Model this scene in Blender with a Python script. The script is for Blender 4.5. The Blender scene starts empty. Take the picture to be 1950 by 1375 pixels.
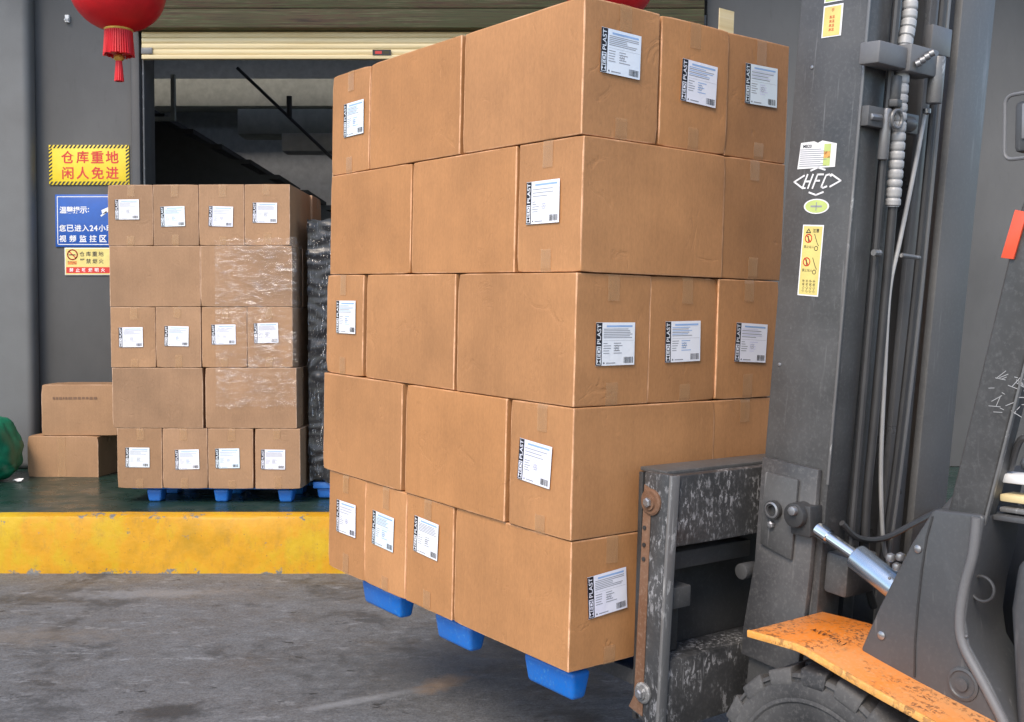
import bpy, math, random
import numpy as np
from mathutils import Vector, Matrix, noise
R = math.radians
PI = math.pi
sc = bpy.context.scene
col = sc.collection

# ------------------------------------------------------------------ camera
EYE = 1.54
cd = bpy.data.cameras.new('camera')
cam = bpy.data.objects.new('camera', cd)
col.objects.link(cam)
cam.location = (0, 0, EYE)
cam.rotation_euler = (R(90) - 0.03387, 0, 0)
cd.sensor_fit = 'HORIZONTAL'
cd.sensor_width = 36.0
cd.lens = 36.0 * 2045.1 / 1950.0
cd.clip_start = 0.05
cd.clip_end = 600
sc.camera = cam

# ------------------------------------------------------------------ sky, sun, exposure
world = bpy.data.worlds.new('World')
sc.world = world
world.use_nodes = True
wn = world.node_tree
wn.nodes.clear()
wo = wn.nodes.new('ShaderNodeOutputWorld')
wb = wn.nodes.new('ShaderNodeBackground')
ws = wn.nodes.new('ShaderNodeTexSky')
ws.sky_type = 'NISHITA'
ws.sun_disc = False
SUN_EL, SUN_AZ = R(46), R(207)      # azimuth clockwise from +Y: the sun stands behind the camera, to its left
ws.sun_elevation = SUN_EL
ws.sun_rotation = SUN_AZ
ws.air_density = 1.0
ws.dust_density = 1.2
ws.ozone_density = 1.0
wb.inputs[1].default_value = 0.12
wn.links.new(ws.outputs[0], wb.inputs[0])
wn.links.new(wb.outputs[0], wo.inputs[0])
sd = bpy.data.lights.new('sun', 'SUN')
sd.energy = 1.3
sd.angle = R(25)
sd.color = (1.0, 0.865, 0.71)
sun = bpy.data.objects.new('sun', sd)
col.objects.link(sun)
sdir = Vector((math.sin(SUN_AZ) * math.cos(SUN_EL), math.cos(SUN_AZ) * math.cos(SUN_EL), math.sin(SUN_EL)))
sun.rotation_euler = sdir.to_track_quat('Z', 'Y').to_euler()
sun.location = sdir * 20
vs = sc.view_settings
vs.view_transform = 'Standard'
vs.look = 'None'
vs.gamma = 1.0
vs.exposure = 1.24
vs.use_curve_mapping = False

# ------------------------------------------------------------------ materials
class NT:
    def __init__(s, name):
        s.m = bpy.data.materials.new(name)
        s.m.use_nodes = True
        s.t = s.m.node_tree
        s.t.nodes.clear()
        s.out = s.t.nodes.new('ShaderNodeOutputMaterial')
        s.b = s.t.nodes.new('ShaderNodeBsdfPrincipled')
        s.t.links.new(s.b.outputs[0], s.out.inputs[0])
        s.co = s.t.nodes.new('ShaderNodeTexCoord')
    def n(s, typ, **kw):
        x = s.t.nodes.new(typ)
        for k, v in kw.items():
            if k.startswith('i_'):
                x.inputs[k[2:].replace('_', ' ')].default_value = v
            else:
                setattr(x, k, v)
        return x
    def l(s, a, b): s.t.links.new(a, b)
    def noise(s, scale, detail=4, stretch=(1, 1, 1), coord='Object', rough=0.55, rot=(0, 0, 0), dist=0.0):
        mp = s.n('ShaderNodeMapping')
        mp.inputs['Scale'].default_value = stretch
        mp.inputs['Rotation'].default_value = rot
        s.l(s.co.outputs[coord], mp.inputs[0])
        if coord == 'Object':
            oi = s.n('ShaderNodeObjectInfo')
            ad = s.n('ShaderNodeVectorMath', operation='ADD')
            s.l(mp.outputs[0], ad.inputs[0])
            ml = s.n('ShaderNodeVectorMath', operation='SCALE')
            s.l(oi.outputs['Random'], ml.inputs['Scale'])
            ml.inputs[0].default_value = (37.0, 19.0, 53.0)
            s.l(ml.outputs[0], ad.inputs[1])
            v = ad.outputs[0]
        else:
            v = mp.outputs[0]
        nz = s.n('ShaderNodeTexNoise')
        nz.inputs['Scale'].default_value = scale
        nz.inputs['Detail'].default_value = detail
        nz.inputs['Roughness'].default_value = rough
        nz.inputs['Distortion'].default_value = dist
        s.l(v, nz.inputs['Vector'])
        return nz.outputs['Fac']
    def ramp(s, fac, stops):
        r = s.n('ShaderNodeValToRGB')
        e = r.color_ramp.elements
        while len(e) > 1: e.remove(e[-1])
        e[0].position, c = stops[0]
        e[0].color = (*c, 1) if not isinstance(c, (int, float)) else (c, c, c, 1)
        for p, c in stops[1:]:
            q = e.new(p)
            q.color = (*c, 1) if not isinstance(c, (int, float)) else (c, c, c, 1)
        s.l(fac, r.inputs[0])
        return r.outputs[0]
    def mix(s, fac, a, b, mode='MIX'):
        x = s.n('ShaderNodeMix', data_type='RGBA', blend_type=mode)
        for k, v in ((0, fac), (6, a), (7, b)):
            if isinstance(v, (int, float)): x.inputs[k].default_value = v if k == 0 else (v, v, v, 1)
            elif isinstance(v, tuple): x.inputs[k].default_value = (*v, 1)
            else: s.l(v, x.inputs[k])
        return x.outputs[2]
    def bump(s, h, strength=0.3, dist=0.002, prev=None):
        bp = s.n('ShaderNodeBump')
        bp.inputs['Strength'].default_value = strength
        bp.inputs['Distance'].default_value = dist
        s.l(h, bp.inputs['Height'])
        if prev is not None: s.l(prev, bp.inputs['Normal'])
        s.l(bp.outputs[0], s.b.inputs['Normal'])
        return bp.outputs[0]
    def set(s, **kw):
        for k, v in kw.items():
            k = k.replace('_', ' ')
            i = s.b.inputs[k]
            if isinstance(v, (int, float)): i.default_value = v
            elif isinstance(v, tuple): i.default_value = (*v, 1) if len(v) == 3 else v
            else: s.l(v, i)
        return s

def cardboard(name, base, sat=1.0):
    s = NT(name)
    oi = s.n('ShaderNodeObjectInfo')
    fine = s.noise(160, 3, (1, 1, 0.4))
    mid = s.noise(9, 4)
    big = s.noise(2.2, 2)
    d = tuple(c * 0.80 for c in base)
    li = tuple(min(1, c * 1.10) for c in base)
    c = s.ramp(big, [(0.3, d), (0.7, li)])
    c2 = s.mix(0.20, c, s.ramp(mid, [(0.35, tuple(x * .72 for x in base)), (0.65, li)]))
    c3 = s.mix(0.10, c2, s.ramp(fine, [(0.3, 0.12), (0.7, 0.8)]), 'OVERLAY')
    vary = s.ramp(oi.outputs['Random'], [(0.0, (.80, .82, .86)), (0.35, (1.0, 1.0, 1.0)), (0.6, (.90, .88, .84)), (0.8, (1.0, 1.02, 1.06)), (1.0, (.88, .90, .95))])
    c4 = s.mix(1.0, c3, vary, 'MULTIPLY')
    scuff = s.ramp(s.noise(34, 5, (1, 1, .3), rough=.7), [(0.66, 0.0), (0.74, 1.0)])
    c5 = s.mix(s.mix(0.22, 0.0, scuff), c4, tuple(min(1, x * 1.45 + .05) for x in base))
    stain = s.ramp(s.noise(6, 6, (1, 1, .5), rough=.75, dist=.5), [(0.60, 0.0), (0.70, 0.25)])
    c5 = s.mix(stain, c5, tuple(x * .62 for x in base))
    flute = s.noise(70, 2, (1, 1, .02))
    c5 = s.mix(0.025, c5, s.ramp(flute, [(0.35, 0.0), (0.65, 0.9)]), 'OVERLAY')
    at_ = s.n('ShaderNodeAttribute', attribute_name='edge_highlight_wear')
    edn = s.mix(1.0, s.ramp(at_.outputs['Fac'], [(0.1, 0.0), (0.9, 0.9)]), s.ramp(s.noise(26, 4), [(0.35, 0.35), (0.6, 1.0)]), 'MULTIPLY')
    c5 = s.mix(edn, c5, tuple(min(1, x * 1.35 + .14) for x in base))  # edge highlight painted in a paler board tone, together with rubbed corners
    s.set(Base_Color=c5, Roughness=0.62)
    s.b.inputs['Specular IOR Level'].default_value = 0.35
    n1 = s.bump(s.noise(5, 3), 0.16, 0.012)
    dent = s.ramp(s.noise(8.5, 5, rough=.6, dist=.8), [(0.30, 0.0), (0.40, 1.0)])
    n1 = s.bump(dent, 0.35, 0.003, n1)
    crease = s.ramp(s.noise(3.4, 2, (1, 1, 2.2), dist=1.5), [(0.485, 0.0), (0.5, 1.0), (0.515, 0.0)])
    n1 = s.bump(crease, 0.06, 0.0015, n1)
    s.bump(fine, 0.15, 0.0006, n1)
    return s.m

def painted(name, base, rough=0.5, wear=None, wear_amt=0.3, dust=(0.22, 0.21, 0.2), dust_amt=0.25, spec=0.5, metal=0.0, wscale=26, stretch=(1, 1, 1)):
    s = NT(name)
    nz = s.noise(3.2, 5)
    c = s.mix(s.ramp(nz, [(0.35, 0.0), (0.75, dust_amt)]), base, dust)
    fine = s.noise(90, 4, rough=.7)
    c = s.mix(s.ramp(fine, [(0.5, 0.0), (0.72, dust_amt * .8)]), c, dust)
    if wear:
        wz = s.noise(wscale, 6, stretch, rough=0.72, dist=.4)
        t = 0.5 + (0.35 - wear_amt * 0.35)
        wm = s.ramp(s.noise(wscale * .16, 3), [(0.42, 0.0), (0.58, 1.0)])
        wk = s.mix(1.0, s.ramp(wz, [(t, 0.0), (t + 0.05, .85)]), wm, 'MULTIPLY')
        c = s.mix(wk, c, wear)
        st_ = s.ramp(s.noise(wscale * 1.6, 4, (1, 1, .06), rough=.6), [(0.62, 0.0), (0.70, .5)])
        c = s.mix(s.mix(1.0, st_, wm, 'MULTIPLY'), c, wear)
    s.set(Base_Color=c, Roughness=s.ramp(nz, [(0.3, max(.05, rough - .12)), (0.8, min(1, rough + .15))]), Metallic=metal)
    s.b.inputs['Specular IOR Level'].default_value = spec
    n1 = s.bump(s.noise(7, 3), 0.25, 0.004)
    s.bump(fine, 0.2, 0.0008, n1)
    return s.m

def plain(name, base, rough=0.5, metal=0.0, spec=0.5, var=0.12):
    s = NT(name)
    c = s.ramp(s.noise(12, 4), [(0.3, tuple(x * (1 - var) for x in base)), (0.7, tuple(min(1, x * (1 + var)) for x in base))])
    s.set(Base_Color=c, Roughness=rough, Metallic=metal)
    s.b.inputs['Specular IOR Level'].default_value = spec
    return s.m

M = {}
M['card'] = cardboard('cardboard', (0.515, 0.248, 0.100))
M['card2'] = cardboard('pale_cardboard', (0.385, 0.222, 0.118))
s = NT('packing_tape_film')
s.set(Base_Color=(0.58, 0.36, 0.19), Roughness=0.16, Alpha=0.38)
s.bump(s.noise(30, 3, (1, .2, 1)), 0.4, 0.002)
M['tape'] = s.m
s = NT('label_paper')
oi = s.n('ShaderNodeObjectInfo')
tint = s.ramp(oi.outputs['Random'], [(0.0, (0.84, 0.87, 0.92)), (0.25, (0.74, 0.74, 0.95)), (0.5, (0.84, 0.87, 0.92)), (0.72, (0.60, 0.80, 0.96)), (0.9, (0.78, 0.77, 0.95))])
s.set(Base_Color=s.mix(s.noise(6, 2), tint, (0.88, 0.885, 0.90)), Roughness=0.35)
s.bump(s.noise(22, 3, dist=1.0), 0.5, 0.003)
M['paper'] = s.m
M['ink'] = plain('black_ink', (0.012, 0.013, 0.02), 0.5)
M['grey_ink'] = plain('grey_ink', (0.30, 0.31, 0.35), 0.6)
M['blue_ink'] = plain('pale_blue_ink', (0.30, 0.46, 0.75), 0.6)
M['lilac_ink'] = plain('pale_lilac_ink', (0.66, 0.66, 0.86), 0.6)
M['white_ink'] = plain('white_ink', (0.82, 0.82, 0.82), 0.5, var=.03)
M['red_ink'] = plain('red_ink', (0.62, 0.03, 0.02), 0.45)
M['yellow_ink'] = plain('yellow_sign_face', (0.82, 0.62, 0.03), 0.35, var=.05)
M['blue_sign'] = plain('blue_sign_face', (0.012, 0.09, 0.40), 0.3, var=.1)
M['label_yellow'] = plain('yellow_sticker', (0.72, 0.60, 0.20), 0.5)
M['label_green'] = plain('lime_sticker', (0.52, 0.62, 0.20), 0.45)
M['blue_plastic'] = painted('blue_pallet_plastic', (0.003, 0.165, 0.62), 0.42, wear=(0.08, 0.28, 0.62), wear_amt=.8, dust=(.10, .16, .38), dust_amt=.45, wscale=60)
M['mast'] = painted('dusty_black_mast_paint', (0.052, 0.052, 0.052), 0.42, wear=(0.22, 0.22, 0.22), wear_amt=0.5, dust=(0.13, 0.13, 0.13), dust_amt=.7, wscale=34, stretch=(1, 1, .5))
M['mast_worn'] = painted('scraped_mast_steel', (0.042, 0.042, 0.045), 0.42, wear=(0.30, 0.29, 0.28), wear_amt=0.72, dust=(0.17, 0.165, 0.16), dust_amt=.6, wscale=16, stretch=(1, 1, .3))
M['rail_steel'] = painted('greasy_rail_steel', (0.19, 0.19, 0.195), 0.34, dust=(0.24, 0.24, 0.24), dust_amt=.4, metal=.3, stretch=(1, 1, .1))
M['rail_dusty'] = painted('dusty_far_rail', (0.11, 0.11, 0.11), 0.5, wear=(0.26, 0.26, 0.26), wear_amt=.4, dust=(.17, .17, .17), dust_amt=.7)
M['dark'] = painted('black_greasy_steel', (0.028, 0.028, 0.029), 0.5, dust=(0.08, 0.08, 0.08), dust_amt=.5)
M['edge'] = painted('bare_steel_edge', (0.17, 0.17, 0.17), 0.42, wear=(0.50, 0.50, 0.49), wear_amt=.8, dust=(.26, .25, .24), metal=.2, wscale=50, stretch=(1, 1, .3))
M['carriage'] = painted('worn_carriage_paint', (0.020, 0.021, 0.023), 0.38, wear=(0.30, 0.30, 0.31), wear_amt=.92, dust=(0.12, 0.12, 0.12), dust_amt=.5, wscale=80, stretch=(1, 1, .45))
M['rust'] = painted('rusty_steel', (0.15, 0.075, 0.042), 0.75, wear=(0.07, 0.05, 0.04), wear_amt=.7, dust=(.27, .18, .13), dust_amt=.7, spec=.2, wscale=20)
M['chrome'] = plain('chrome_rod', (0.80, 0.82, 0.84), 0.16, metal=1.0, var=.04)
M['blue_steel'] = plain('bluish_polished_sleeve', (0.52, 0.60, 0.68), 0.25, metal=.9, var=.1)
M['bolt'] = painted('zinc_bolt', (0.34, 0.34, 0.35), 0.35, dust=(.2, .19, .18), metal=.7)
M['cowl'] = painted('grey_plastic_cowl', (0.062, 0.064, 0.068), 0.45, wear=(0.2, 0.2, 0.2), wear_amt=.3, dust=(.115, .115, .118), dust_amt=.4, wscale=40)
M['cowl_edge'] = painted('rubbed_cowl_edge', (0.14, 0.14, 0.145), 0.42, dust=(.22, .22, .22), dust_amt=.3)
M['hose'] = plain('black_rubber_hose', (0.05, 0.05, 0.052), 0.42)
M['spiral'] = plain('grey_spiral_sleeve', (0.40, 0.40, 0.40), 0.38)
M['orange'] = painted('orange_truck_paint', (0.76, 0.21, 0.018), 0.45, wear=(0.13, 0.06, 0.03), wear_amt=.95, dust=(.62, .34, .15), dust_amt=.9, wscale=70)
M['orange_edge'] = painted('rubbed_orange_paint', (0.80, 0.34, 0.045), 0.5, wear=(0.24, 0.11, 0.04), wear_amt=1.0, dust=(.75, .48, .22), dust_amt=.7, wscale=40)
M['rubber'] = painted('dusty_tyre_rubber', (0.035, 0.035, 0.037), 0.75, dust=(.15, .145, .14), dust_amt=.75, spec=.3)
M['reflector'] = plain('red_orange_reflector', (0.80, 0.10, 0.045), 0.3)
M['lantern'] = plain('red_lantern_cloth', (0.62, 0.006, 0.012), 0.5, var=.1)
M['gold'] = plain('gold_trim', (0.75, 0.48, 0.10), 0.35, metal=.5)
M['green_plastic'] = plain('dark_green_plastic', (0.006, 0.19, 0.10), 0.4, var=.2)
M['seat'] = plain('black_vinyl', (0.02, 0.02, 0.022), 0.55)
M['glassy'] = plain('lamp_lens', (0.22, 0.22, 0.23), 0.2)

# clear stretch film: mostly see-through, wrinkles catch the sky
s = NT('clear_stretch_film')
s.t.nodes.remove(s.b)
tr = s.n('ShaderNodeBsdfTransparent')
gl = s.n('ShaderNodeBsdfGlossy')
gl.inputs['Roughness'].default_value = 0.12
gl.inputs['Color'].default_value = (0.95, 0.93, 0.9, 1)
mx = s.n('ShaderNodeMixShader')
wr = s.ramp(s.noise(7, 4, (1, 1, 2.4), rough=.6, dist=1.2), [(0.48, 0.03), (0.74, 0.26)])
s.l(wr, mx.inputs[0]); s.l(tr.outputs[0], mx.inputs[1]); s.l(gl.outputs[0], mx.inputs[2])
bp = s.n('ShaderNodeBump'); bp.inputs['Strength'].default_value = 1.0; bp.inputs['Distance'].default_value = 0.02
s.l(s.noise(12, 5, (0.6, 0.6, 3.5), rough=.65, dist=.8), bp.inputs['Height'])
s.l(bp.outputs[0], gl.inputs['Normal'])
s.l(mx.outputs[0], s.out.inputs[0])
M['film'] = s.m
# black stretch film with bright crinkles
s = NT('black_stretch_film')
s.set(Base_Color=(0.012, 0.012, 0.014), Roughness=0.3)
gl = s.n('ShaderNodeBsdfGlossy'); gl.inputs['Roughness'].default_value = 0.06
gl.inputs['Color'].default_value = (1, 1, 1, 1)
bp = s.n('ShaderNodeBump'); bp.inputs['Strength'].default_value = 1.0; bp.inputs['Distance'].default_value = 0.05
s.l(s.noise(26, 6, (2.4, 2.4, .55), rough=.75, rot=(0, R(38), 0), dist=1.2), bp.inputs['Height'])
s.l(bp.outputs[0], gl.inputs['Normal'])
mx = s.n('ShaderNodeMixShader')
s.l(s.ramp(s.noise(30, 4, (3.6, 3.6, .35), rough=.6, rot=(0, R(40), 0), dist=.6), [(0.58, 0.03), (0.63, 0.85)]), mx.inputs[0])
s.l(s.b.outputs[0], mx.inputs[1]); s.l(gl.outputs[0], mx.inputs[2]); s.l(mx.outputs[0], s.out.inputs[0])
M['black_film'] = s.m

# concrete yard
s = NT('worn_concrete')
a = s.noise(0.55, 6, (1, 1.3, 1), rough=.62)
b_ = s.noise(2.6, 9, (.9, 1.2, 1), rough=.74, dist=.3)
c_ = s.noise(95, 4, rough=.7)
d_ = s.noise(17, 8, (.8, 1.1, 1), rough=.78)
def gy(v): return (v * .97, v, v * 1.035)
cc = s.ramp(a, [(0.30, gy(0.095)), (0.52, gy(0.135)), (0.75, gy(0.19))])
cc = s.mix(0.6, cc, s.ramp(b_, [(0.36, gy(0.05)), (0.47, gy(0.115)), (0.55, gy(0.15)), (0.64, gy(0.25))]))
cc = s.mix(0.5, cc, s.ramp(d_, [(0.36, gy(0.035)), (0.48, gy(0.12)), (0.56, gy(0.15)), (0.66, gy(0.30))]))
cc = s.mix(0.38, cc, s.ramp(c_, [(0.34, gy(0.02)), (0.68, gy(0.27))]))
st = s.ramp(s.noise(1.7, 6, rough=.72, dist=.4), [(0.54, 0.0), (0.62, 0.70)])
cc = s.mix(st, cc, gy(0.045))
pit = s.ramp(s.noise(12, 5, (.7, 1.2, 1), rough=.6), [(0.665, 0.0), (0.685, 0.9)])
cc = s.mix(pit, cc, gy(0.028))
ch = s.ramp(s.noise(6.5, 8, (.7, 1.5, 1), rough=.8), [(0.58, 0.0), (0.625, 0.65)])
cc = s.mix(ch, cc, gy(0.28))
wv = s.n('ShaderNodeTexVoronoi', feature='DISTANCE_TO_EDGE'); wv.inputs['Scale'].default_value = .55
mpv = s.n('ShaderNodeMapping'); s.l(s.co.outputs['Object'], mpv.inputs[0])
nzv = s.n('ShaderNodeTexNoise'); nzv.inputs['Scale'].default_value = 2.0; nzv.inputs['Detail'].default_value = 6; s.l(s.co.outputs['Object'], nzv.inputs['Vector'])
mv = s.n('ShaderNodeMix', data_type='VECTOR'); mv.inputs[0].default_value = .3; s.l(mpv.outputs[0], mv.inputs[4]); s.l(nzv.outputs['Color'], mv.inputs[5]); s.l(mv.outputs[1], wv.inputs['Vector'])
ck = s.ramp(wv.outputs['Distance'], [(0.0, 0.8), (0.006, 0.0)])
def blotch(cc, cx, cy, ax, ay, rot, colr, amt):
    mp = s.n('ShaderNodeMapping'); mp.vector_type = 'TEXTURE'
    mp.inputs['Location'].default_value = (cx, cy, 0); mp.inputs['Rotation'].default_value = (0, 0, rot); mp.inputs['Scale'].default_value = (ax, ay, 1)
    s.l(s.co.outputs['Object'], mp.inputs[0])
    ln = s.n('ShaderNodeVectorMath', operation='LENGTH'); s.l(mp.outputs[0], ln.inputs[0])
    ad = s.n('ShaderNodeMath', operation='MULTIPLY_ADD'); s.l(s.noise(14, 6, rough=.7), ad.inputs[0]); ad.inputs[1].default_value = 2.2; s.l(ln.outputs['Value'], ad.inputs[2])
    return s.mix(s.ramp(s_sub(ad.outputs[0]), [(0.42, amt), (0.62, 0.0)]), cc, colr)
def s_sub(o):
    m_ = s.n('ShaderNodeMath', operation='MULTIPLY'); s.l(o, m_.inputs[0]); m_.inputs[1].default_value = 0.26
    return m_.outputs[0]
cc = blotch(cc, -1.36, 4.22, .16, .10, .1, gy(0.035), .85)
cc = blotch(cc, -.30, 4.56, .15, .07, .9, (.40, .27, .17), .8)
cc = blotch(cc, -.62, 4.36, .26, .035, .5, gy(.30), .7)
cc = blotch(cc, -2.1, 6.1, .5, .10, .1, gy(.27), .5)
cc = blotch(cc, -.1, 4.9, .9, .5, .3, gy(.05), .5)
cc = blotch(cc, -2.9, 5.2, .9, .18, .1, (.20, .17, .14), .5)
s.set(Base_Color=cc, Roughness=s.ramp(b_, [(0.3, 0.45), (0.7, 0.85)]))
n1 = s.bump(b_, 0.5, 0.015)
n2 = s.bump(d_, 0.6, 0.008, n1)
s.bump(c_, 0.7, 0.002, n2)
M['ground'] = s.m
# platform floor: dark green epoxy
s = NT('dark_green_floor_paint')
a = s.noise(1.6, 5, rough=.65)
cc = s.ramp(a, [(0.3, (0.008, 0.026, 0.021)), (0.55, (0.016, 0.042, 0.034)), (0.72, (0.045, 0.065, 0.058))])
s.set(Base_Color=cc, Roughness=s.ramp(s.noise(5, 5), [(0.3, 0.16), (0.7, 0.45)]))
s.bump(s.noise(30, 4), 0.15, 0.002)
M['platform'] = s.m
# yellow kerb paint with grime
s = NT('yellow_kerb_paint')
a = s.noise(2.2, 6, (1, 1, .7), rough=.65)
cc = s.ramp(a, [(0.34, (0.44, 0.235, 0.004)), (0.46, (0.60, 0.29, 0.003)), (0.54, (0.56, 0.34, 0.004)), (0.68, (0.62, 0.41, 0.010))])
ge = s.n('ShaderNodeNewGeometry'); sx_ = s.n('ShaderNodeSeparateXYZ'); s.l(ge.outputs['Position'], sx_.inputs[0])
mr = s.n('ShaderNodeMapRange'); mr.inputs['From Min'].default_value = .30; mr.inputs['From Max'].default_value = .365; mr.inputs['To Min'].default_value = 0; mr.inputs['To Max'].default_value = .09; s.l(sx_.outputs['Z'], mr.inputs['Value'])
m2 = s.n('ShaderNodeMapRange'); m2.inputs['From Min'].default_value = .05; m2.inputs['From Max'].default_value = 0; m2.inputs['To Min'].default_value = 0; m2.inputs['To Max'].default_value = .12; s.l(sx_.outputs['Z'], m2.inputs['Value'])
ad = s.n('ShaderNodeMath', operation='ADD'); s.l(s.noise(6, 8, (1, 1, 1.2), rough=.75), ad.inputs[0]); s.l(mr.outputs[0], ad.inputs[1])
a2 = s.n('ShaderNodeMath', operation='ADD'); s.l(ad.outputs[0], a2.inputs[0]); s.l(m2.outputs[0], a2.inputs[1])
ch = s.ramp(a2.outputs[0], [(0.650, 0.0), (0.665, 1.0)])
grime = s.ramp(s.noise(15, 7, (1, 1, .5), rough=.8), [(0.52, 0.0), (0.72, 0.55)])
cc = s.mix(grime, cc, (0.30, 0.17, 0.03))
spk = s.ramp(s.noise(60, 4), [(0.66, 0.0), (0.72, 0.6)])
cc = s.mix(spk, cc, (0.14, 0.10, 0.04))
cc = s.mix(ch, cc, s.ramp(s.noise(30, 3), [(0.3, (0.13, 0.125, 0.11)), (0.7, (0.24, 0.23, 0.21))]))
s.set(Base_Color=cc, Roughness=0.55)
n1 = s.bump(s.noise(14, 6), 0.6, 0.008)
s.bump(ch, -0.6, 0.004, n1)
M['kerb'] = s.m
# grey plastered wall
s = NT('grey_wall_paint')
a = s.noise(0.9, 6, (1, 1, .55), rough=.6)
cc = s.ramp(a, [(0.3, 0.080), (0.5, 0.105), (0.72, 0.132)])
cc = s.mix(s.ramp(s.noise(22, 4, (1, 1, .3)), [(0.6, 0.0), (0.75, 0.35)]), cc, (0.085, 0.083, 0.08))
s.set(Base_Color=cc, Roughness=0.75)
s.bump(s.noise(40, 4), 0.2, 0.003)
M['wall'] = s.m
M['column'] = painted('pale_grey_column_paint', (0.155, 0.16, 0.162), 0.55, dust=(.12, .12, .12), dust_amt=.5)
M['frame'] = painted('dark_door_frame', (0.045, 0.046, 0.05), 0.5, dust=(.1, .1, .1), dust_amt=.3)
M['interior'] = plain('interior_plaster', (0.50, 0.505, 0.50), 0.85)
M['interior_beam'] = plain('interior_beam_plaster', (0.44, 0.45, 0.40), 0.85)
M['interior_dark'] = plain('dark_painted_stair', (0.05, 0.05, 0.052), 0.8)
# wood-grain fascia
s = NT('weathered_wood_grain')
g = s.noise(7, 8, (0.35, 1, 16), rough=.7, dist=.25)
cc = s.ramp(g, [(0.36, (0.020, 0.012, 0.006)), (0.46, (0.10, 0.050, 0.026)), (0.54, (0.055, 0.065, 0.020)), (0.66, (0.20, 0.15, 0.09))])
t2 = s.noise(0.7, 2)
cc = s.mix(s.ramp(t2, [(0.4, 0.0), (0.6, 0.5)]), cc, (0.045, 0.062, 0.018))
s.set(Base_Color=cc, Roughness=0.7)
s.bump(g, 0.5, 0.004)
M['wood'] = s.m
s = NT('cream_shutter_paint')
g = s.noise(5, 5, (.3, 1, 12))
cc = s.ramp(g, [(0.3, (0.70, 0.55, 0.28)), (0.6, (0.82, 0.68, 0.40)), (0.8, (0.86, 0.76, 0.55))])
s.set(Base_Color=cc, Roughness=0.42)
M['shutter'] = s.m

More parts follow.
